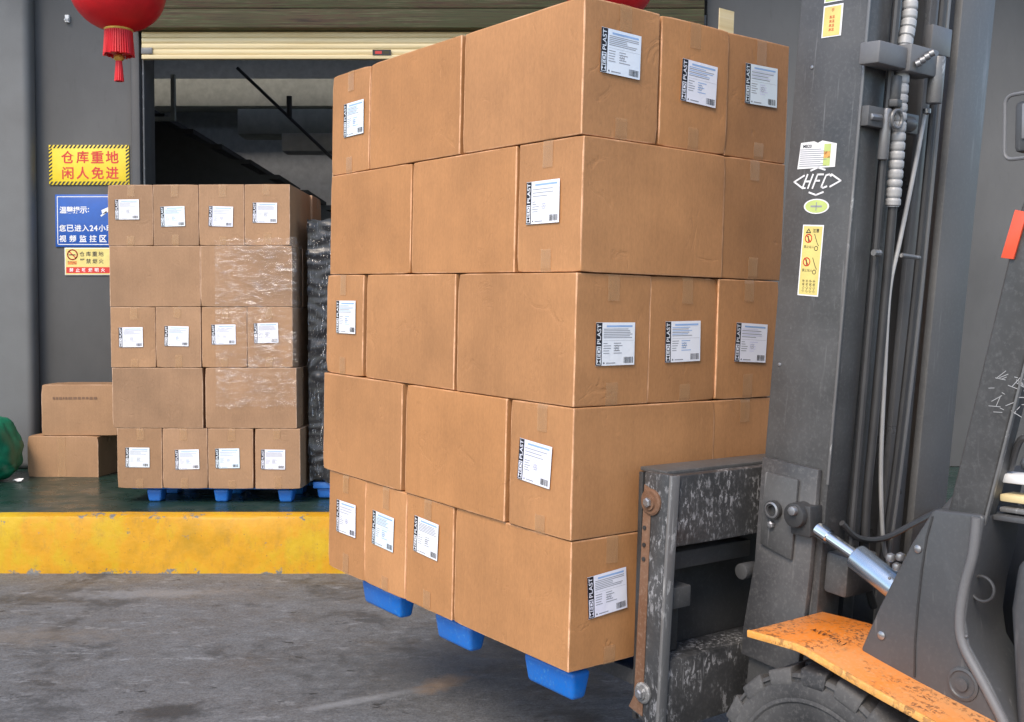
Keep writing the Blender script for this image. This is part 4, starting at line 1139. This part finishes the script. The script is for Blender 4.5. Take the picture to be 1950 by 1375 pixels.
# clamp ring, bolt and knob at the sleeve
def torus(R_, r_, n=24, m=8):
    v = []; f = []
    for i in range(n):
        a = 2 * PI * i / n
        for j in range(m):
            c = 2 * PI * j / m; v.append(((R_ + r_ * math.cos(c)) * math.cos(a), (R_ + r_ * math.cos(c)) * math.sin(a), r_ * math.sin(c)))
    for i in range(n):
        for j in range(m): f.append((i * m + j, ((i + 1) % n) * m + j, ((i + 1) % n) * m + (j + 1) % m, i * m + (j + 1) % m))
    return v, f
b = MB(); b.add(*torus(.024, .005)); part(b, 'hose_clamp', M['edge'], TM @ Tloc(.098, -.285, 1.012) @ Rx(PI / 2), smooth=True)
b = MB(); b.cyl((.01, -.262, 1.01), (.055, -.262, 1.012), .010, n=6); part(b, 'clamp_bolt', M['bolt'], TM, bevel=.002)
b = MB(); b.cyl((.150, -.262, 1.01), (.205, -.262, 1.01), .022, n=16); part(b, 'clamp_knob', M['mast'], TM, bevel=.005)
b = MB(); b.box((.0, -.262, .985), (.24, -.238, 1.04)); part(b, 'clamp_plate', M['mast'], TM, bevel=.003)
b = MB(); b.cyl((.195, -.275, .640), (.285, -.275, .636), .0065, n=8); b.cyl((.06, -.275, .642), (.09, -.275, .642), .009, n=8); part(b, 'cable_clamp', M['edge'], TM, smooth=True)
b = MB(); b.lathe([(0, -.012), (.012, -.006), (.012, .006), (0, .012)], 10); part(b, 'cable_eye', M['bolt'], TM @ Tloc(.300, -.245, 1.06), smooth=True)
# --- tilt cylinder between mast and body
pj = Vector((.47, -.43, -1.50)); p1 = Vector((.47, -.478, -1.540)); p2 = Vector((.47, -.600, -1.592)); p3 = Vector((.47, -1.00, -1.80))
b = MB(); b.cyl(p1 + Vector((0, -.0, 0)), p2, .0165, n=24); b.cyl(p1 - (p2 - p1).normalized() * .005, p1 + (p2 - p1).normalized() * .035, .0215, n=24); part(b, 'tilt_rod', M['chrome'], TT, smooth=True, angle=40)
b = MB(); b.cyl(p2, p3, .036, n=28); part(b, 'tilt_cylinder', M['blue_steel'], TT, bevel=.004)
b = MB(); b.cyl((.42, -.425, -1.50), (.52, -.425, -1.50), .036, n=24); b.box((.44, -.47, -1.56), (.50, -.40, -1.47)); part(b, 'tilt_joint', M['dark'], TT, bevel=.006)
b = MB(); b.cyl((.405, -.43, -1.485), (.43, -.43, -1.485), .014, n=8); part(b, 'joint_pin', M['bolt'], TT, bevel=.003)
for k in range(3):
    a = k * 2.1 + .3
    b = MB(); b.lathe([(0, -.013), (.011, -.008), (.013, 0), (.011, .008), (0, .013)], 12); part(b, 'grease_cap', M['bolt'], TT @ Tloc(.44, -.745 + .017 * math.cos(a), -1.575 + .017 * math.sin(a)), smooth=True)
# --- carriage
b = MB(); b.prism([(-.100, -1.392), (-.213, -1.388), (-.200, -1.70), (-.186, -2.16), (-.150, -2.16), (-.060, -2.124), (-.082, -2.08), (-.096, -1.60)], 0, .200, .226)
side = part(b, 'carriage_side_plate', [M['carriage']], TC, bevel=.004)
b = MB(); b.prism([(-.1015, -1.43), (-.132, -1.44), (-.128, -1.8), (-.122, -2.135), (-.062, -2.122), (-.084, -2.08)], 0, .1965, .1995); part(b, 'rusty_edge_strip', M['rust'], TC, bevel=.001)
b = MB(); b.prism([(-.203, -1.390), (-.2155, -1.390), (-.2035, -1.70), (-.1885, -2.162), (-.176, -2.162), (-.191, -1.70)], 0, .1975, .232); part(b, 'carriage_corner_bar', M['edge'], TC, bevel=.003)
for (y, z, mt, rr_) in ((-.132, -1.479, M['rust'], .040), (-.122, -2.062, M['edge'], .032)):
    b = MB(); b.lathe([(rr_, 0), (rr_, .006), (rr_ * .85, .010), (rr_ * .62, .010), (rr_ * .58, .016), (rr_ * .40, .016)], 28); b.build('roller_washer', mt, side, Tloc(.200, y, z) @ Ry(-PI / 2), smooth=True, angle=30)
    b = MB(); b.lathe([(.015, .010), (.015, .024), (.010, .027), (.0, .027)], 6); b.build('roller_bolt', M['bolt'], side, Tloc(.200, y, z) @ Ry(-PI / 2))
for z in (-1.56, -1.612, -1.655): 
    b = MB(); b.lathe([(.0065, 0), (.0065, .004), (0, .0045)], 10); b.build('hole_plug', M['dark'], side, Tloc(.1965, -.110, z) @ Ry(-PI / 2))
b = MB(); b.box((.233, -.205, -1.605), (1.40, -.165, -1.394)); part(b, 'upper_fork_bar', M['carriage'], TC, bevel=.004)
b = MB(); b.box((.233, -.186, -2.17), (1.40, -.065, -1.955)); part(b, 'lower_fork_bar', M['carriage'], TC, bevel=.004)
b = MB(); b.box((.228, -.164, -1.398), (1.40, -.05, -1.385)); part(b, 'carriage_top_plate', M['mast'], TC, bevel=.003)
b = MB(); b.box((.228, -.062, -2.17), (1.40, -.045, -1.402)); part(b, 'carriage_back_plate', M['dark'], TC, bevel=.002)
b = MB(); b.box((.233, -.185, -1.80), (.325, -.12, -1.735)); part(b, 'hose_guide', M['mast'], TC, bevel=.004)
b = MB(); b.box((.246, -.16, -1.69), (.62, -.11, -1.635)); part(b, 'crossbar', M['dark'], TC, bevel=.006)
b = MB(); b.box((.30, -.13, -1.95), (.33, -.064, -1.82)); part(b, 'fork_stop', M['dark'], TC, bevel=.003)
for x in (.30, .72):
    b = MB(); b.prism([(-.044, -1.42), (-.044, -2.105), (1.10, -2.090), (1.10, -2.078), (-.004, -2.053), (-.004, -1.42)], 0, x, x + .11)
    part(b, 'fork', M['mast_worn'], TC, bevel=.003)
# --- wheels
def wheel(T, R_=.325, w=.22, name='front_wheel'):
    wl_ = empty(name); wl_.parent = fk; wl_.matrix_local = T      # axis along local z, outer face at z = 0, inner at z = -w
    b = MB(); n = 96; prof = [(R_*.54, -.012), (R_*.60, .000), (R_*.72, .004), (R_*.735, .009), (R_*.75, .009), (R_*.765, .006), (R_*.80, .010), (R_*.885, .006), (R_*.895, -.003), (R_*.915, -.003), (R_*.925, .003), (R_*.955, -.004)]
    pr_ = prof + [(R_*.955, -w + .004), (R_*.90, -w - .004), (R_*.66, -w), (R_*.54, -w + .02)]
    b.lathe(pr_, n)
    b.build('tyre', M['rubber'], wl_, smooth=True, angle=35)
    nl = 18
    for sd_ in (0, 1):
        me = None
        for k in range(nl):
            if me is None:
                da = 2 * PI / nl * .36; sk = 2 * PI / nl * .38
                zo, zi = (.006, -w * .56) if sd_ == 0 else (-w - .006, -w * .44)
                pts = []
                for (rr_, z) in ((R_*.86, zo), (R_*.90, zo + math.copysign(.003, zo - zi)), (R_*.985, zo - math.copysign(.004, zo - zi)), (R_, zi + (zo - zi) * .9), (R_, zi), (R_*.94, zi)):
                    f_ = (zo - z) / (zo - zi)
                    for s_ in (-1, 1):
                        a = s_ * da + sk * f_
                        pts.append((rr_ * math.cos(a), rr_ * math.sin(a), z))
                b = MB(); b.add(pts, [(2*i, 2*i+1, 2*i+3, 2*i+2) for i in range(5)] + [(0, 2, 4, 6, 8, 10), (11, 9, 7, 5, 3, 1), (10, 11, 1, 0)])
                o = b.build('tread_lug', M['rubber'], wl_, bevel=.005); me = o.data
                o.matrix_local = Rz(2 * PI * .5 * sd_ / nl)
            else:
                link('tread_lug', me, wl_, Rz(2 * PI * (k + .5 * sd_) / nl))
    b = MB(); b.lathe([(R_*.54, -.012), (R_*.52, .0), (R_*.49, -.02), (R_*.45, -.06), (R_*.25, -.065), (R_*.24, -.03), (R_*.12, -.025), (0, -.025)], 40); b.build('rim', M['edge'], wl_, smooth=True, angle=30)
    for k in range(6):
        a = 2 * PI * k / 6; b = MB(); b.cyl((.105 * math.cos(a), .105 * math.sin(a), -.065), (.105 * math.cos(a), .105 * math.sin(a), -.045), .012, n=6); b.build('wheel_nut', M['bolt'], wl_)
    return wl_
AX = Ry(-PI / 2)
wheel(TT @ Tloc(.205, -.665, -2.17) @ AX)
wheel(TT @ Tloc(1.395, -.665, -2.17) @ Ry(PI / 2))
wheel(TT @ Tloc(.26, -2.15, -2.245) @ AX, .25, .16, 'rear_wheel')
wheel(TT @ Tloc(1.34, -2.15, -2.245) @ Ry(PI / 2), .25, .16, 'rear_wheel')
b = MB(); b.cyl((.42, -.665, -2.17), (1.18, -.665, -2.17), .09, n=16); b.box((.5, -.80, -2.28), (1.1, -.45, -2.06)); part(b, 'front_axle', M['dark'], TT, bevel=.01)
# --- orange fender over the front tyre
def fender(x0, x1):
    prof = [(-.454, -1.800), (-.54, -1.799), (-.615, -1.799), (-.645, -1.803), (-.69, -1.814), (-.77, -1.834), (-.874, -1.858), (-.975, -1.879), (-1.10, -1.905), (-1.25, -1.945)]
    th = .014
    b = MB(); b.prism([(y, z + th) for y, z in prof] + [(y, z) for y, z in reversed(prof)], 0, x0, x1)
    o = part(b, 'fender', M['orange'], TT, bevel=.003)
    xo = x0 - .008 if x0 < .8 else x1 - .0; 
    b = MB(); b.prism([(y, z + .0165) for y, z in prof] + [(y, z - .003) for y, z in reversed(prof)], 0, xo, xo + .008)
    b.build('fender_lip', M['orange_edge'], o, bevel=.002)
    return o
fn = fender(.20, .52); fender(1.08, 1.40)
b = Print(); rr = random.Random(17); xx = -.075
while xx < .075:
    pts_ = [(xx + rr.uniform(-.004, .016), rr.uniform(-.014, .014)) for _ in range(4)]
    b.stroke(pts_, .0022, 1, 0); xx += .016
xx = -.05
while xx < .05:
    pts_ = [(xx + rr.uniform(-.004, .012), .030 + rr.uniform(-.010, .010)) for _ in range(3)]
    b.stroke(pts_, .0020, 1, 0); xx += .014
b.build('marker_writing', M['ink'], fn, Tloc(.315, -.625, -1.7825) @ Rz(-PI / 2 - .35) @ Rx(-PI / 2))
# --- grey cowl beside the driver's step
def cowl_profile():
    return [(-.905, -1.412), (-.915, -1.408), (-1.030, -1.404), (-1.038, -1.412), (-1.025, -1.50), (-1.005, -1.58), (-.995, -1.66), (-1.005, -1.72), (-1.06, -1.80), (-1.12, -1.90), (-1.15, -2.02), (-1.10, -2.02), (-.985, -1.93), (-.86, -1.875), (-.714, -1.83), (-.708, -1.80), (-.76, -1.68), (-.85, -1.50)]
b = MB(); b.prism(cowl_profile(), 0, .345, .52); cw = part(b, 'cowl', M['cowl'], TT, bevel=.012, seg=3)
b = MB(); b.prism(cowl_profile(), 0, 1.08, 1.255); part(b, 'cowl', M['cowl'], TT, bevel=.012, seg=3)
b = MB(); sp = [(-.905, -1.425), (-.89, -1.48), (-.878, -1.56), (-.868, -1.66), (-.862, -1.75), (-.862, -1.835)]
b.prism([(y - .004, z) for y, z in sp] + [(y + .001, z) for y, z in reversed(sp)], 0, .3425, .3465); part(b, 'cowl_seam', M['dark'], TT)
ep = [(-1.020, -1.412), (-1.012, -1.50), (-.992, -1.58), (-.981, -1.66), (-.991, -1.725), (-1.047, -1.81), (-1.105, -1.905), (-1.13, -2.0)]
b = MB(); b.tube(smoothpath([(.346, y, z) for y, z in ep], 5), .0125, 10); part(b, 'cowl_edge_bead', M['cowl_edge'], TT, smooth=True)
b = MB(); b.lathe([(.040, 0), (.040, .004), (.033, .006), (.030, .003), (.016, .003), (.016, .010), (.0, .011)], 28); part(b, 'cowl_boss', M['cowl'], TT @ Tloc(.345, -.992, -1.818) @ AX, smooth=True, angle=30)
for y, z, r_ in ((-.768, -1.752, .011), (-.868, -1.512, .010), (-1.0, -1.70, .004), (-.79, -1.60, .004)):
    b = MB(); b.lathe([(r_, 0), (r_, .003), (r_ * .5, .006), (0, .006)], 14); part(b, 'cowl_screw', M['bolt'], TT @ Tloc(.3445, y, z) @ AX, smooth=True)
b = MB(); b.add(*torus(.030, .004)); part(b, 'grab_loop', M['hose'], TT @ Tloc(.37, -1.022, -1.585) @ AX, smooth=True)
# --- body, floor, dashboard, seat, counterweight
b = MB(); b.box((.36, -2.45, -2.36), (1.24, -.86, -2.03)); part(b, 'chassis', M['dark'], TT, bevel=.02)
b = MB(); b.box((.46, -1.22, -2.028), (1.14, -.80, -1.99)); part(b, 'floor_plate', M['dark'], TT, bevel=.005)
b = MB(); b.prism([(-1.115, -1.98), (-1.090, -1.62), (-1.105, -1.50), (-1.30, -1.42), (-2.20, -1.42), (-2.20, -2.02), (-1.14, -2.02)], 0, .36, 1.24); part(b, 'hood', M['cowl'], TT, bevel=.03, seg=4)
b = MB(); b.prism([(-1.40, -1.415), (-1.38, -1.30), (-1.80, -1.28), (-1.92, -.85), (-2.02, -.85), (-1.95, -1.415)], 0, .55, 1.05); part(b, 'seat', M['seat'], TT, bevel=.04, seg=4)
b = MB(); b.prism([(-2.15, -2.40), (-2.15, -1.40), (-2.30, -1.36), (-2.72, -1.45), (-2.80, -1.9), (-2.72, -2.36)], 0, .24, 1.36); part(b, 'counterweight', M['orange'], TT, bevel=.05, seg=4)
b = MB(); b.prism([(-.78, -1.99), (-.80, -1.45), (-.90, -1.33), (-.98, -1.34), (-.93, -1.50), (-.90, -1.99)], 0, .53, 1.07); part(b, 'dashboard', M['cowl'], TT, bevel=.015, seg=3)
b = MB(); b.cyl((.72, -.95, -1.40), (.72, -1.10, -1.24), .022, n=14); part(b, 'steering_column', M['hose'], TT, smooth=True)
b = MB(); b.add(*torus(.165, .013, 36, 8)); part(b, 'steering_wheel', M['seat'], TT @ Tloc(.72, -1.115, -1.225) @ Rx(R(43)), smooth=True)
# levers and switches beside the pillar
for k, (x, y, z, mt) in enumerate(((.60, -1.02, -1.26, M['white_ink']), (.66, -1.03, -1.23, M['white_ink']), (.56, -1.03, -1.30, M['edge']))):
    b = MB(); b.cyl((x, y + .02, z - .12), (x, y, z), .005, n=8); lv = part(b, 'lever', M['bolt'], TT, smooth=True)
    b = MB(); b.lathe([(.006, -.02), (.014, -.012), (.018, .002), (.012, .016), (0, .02)], 14); b.build('knob', mt, lv, Tloc(x, y, z), smooth=True)
for z0, hh, mt in ((-1.33, .022, M['white_ink']), (-1.375, .018, M['shutter']), (-1.40, .012, M['edge'])):
    b = MB(); b.box((.40, -1.150, z0), (.46, -1.045, z0 + hh)); part(b, 'terminal_block', mt, TT, bevel=.004)
b = MB(); b.box((.38, -1.25, -1.418), (.56, -1.04, -1.405)); part(b, 'side_tray', M['cowl'], TT, bevel=.003)
b = MB(); b.tube(smoothpath([(.42, -1.06, -1.30), (.40, -1.10, -1.22), (.42, -1.15, -1.27), (.45, -1.20, -1.36)]), .008, 8); part(b, 'wiring_loom', M['hose'], TT, smooth=True)
# --- overhead guard
for x0 in (.355, 1.185):
    b = MB(); b.prism([(-.925, -1.47), (-1.028, -1.43), (-1.205, -.70), (-1.31, -.33), (-1.24, -.30), (-1.105, -.70)], 0, x0, x0 + .06); pl_ = part(b, 'guard_pillar', M['mast'], TT, bevel=.008, seg=3)
    b = MB(); b.prism([(-1.0295, -1.43), (-1.2065, -.70), (-1.2125, -.70), (-1.0355, -1.43)], 0, x0 - .002, x0 + .01); b.build('pillar_edge', M['edge'], pl_, bevel=.001)
    if x0 < .8:
        b = MB(); b.prism([(-1.068, -.80), (-1.098, -.805), (-1.128, -.700), (-1.100, -.692)], 0, x0 - .008, x0 - .001); b.build('reflective_strip', M['reflector'], pl_, bevel=.001)
        b = Print(); rr = random.Random(5)
        for k in range(26):
            x = rr.uniform(-.045, .045); z = rr.uniform(-.045, .045); a = rr.uniform(-.5, 1.2); L = rr.uniform(.006, .03)
            b.stroke([(x, z), (x + L * math.cos(a), z + L * math.sin(a))], .0016, 1, 0)
        b.build('scuff_marks', M['spiral'], pl_, Tloc(x0 - .001, -1.085, -1.12) @ Rz(-PI / 2))
    b = MB(); b.prism([(-2.20, -1.42), (-2.28, -1.42), (-2.20, -.33), (-2.10, -.30)], 0, x0, x0 + .06); part(b, 'guard_pillar', M['mast'], TT, bevel=.008)
b = MB(); b.box((.35, -2.25, -.30), (.41, -1.22, -.24)); b.box((1.19, -2.25, -.30), (1.25, -1.22, -.24)); b.box((.411, -1.30, -.30), (1.189, -1.24, -.245)); b.box((.411, -2.25, -.30), (1.189, -2.19, -.245))
for k in range(7): b.box((.47 + k * .105, -2.189, -.285), (.495 + k * .105, -1.301, -.255))
part(b, 'overhead_guard', M['mast'], TT, bevel=.008)
# round-cornered lamp housing outside the pillar
lf = MB()
cr_ = [(.0, .0)]
pts = []
for cx_, cz_, a0 in ((-.06, -.055, PI), (.06, -.055, 1.5 * PI), (.06, .055, 0), (-.06, .055, .5 * PI)):
    for k in range(5): a = a0 + k * PI / 8; pts.append((cx_ + .018 * math.cos(a), cz_ + .018 * math.sin(a)))
pts.append(pts[0])
lf.tube([(0, y, z) for y, z in pts], .0045, 8)
lamp_T = TT @ Tloc(.335, -1.158, -.505)
part(lf, 'lamp_frame', M['cowl_edge'], lamp_T, smooth=True)
b = MB(); b.box((.006, -.062, -.058), (.05, .062, .058)); part(b, 'work_lamp', M['cowl'], lamp_T, bevel=.012)
b = MB(); b.box((.0, -.045, -.03), (.008, .04, .05)); part(b, 'lamp_lens', M['glassy'], lamp_T, bevel=.003)
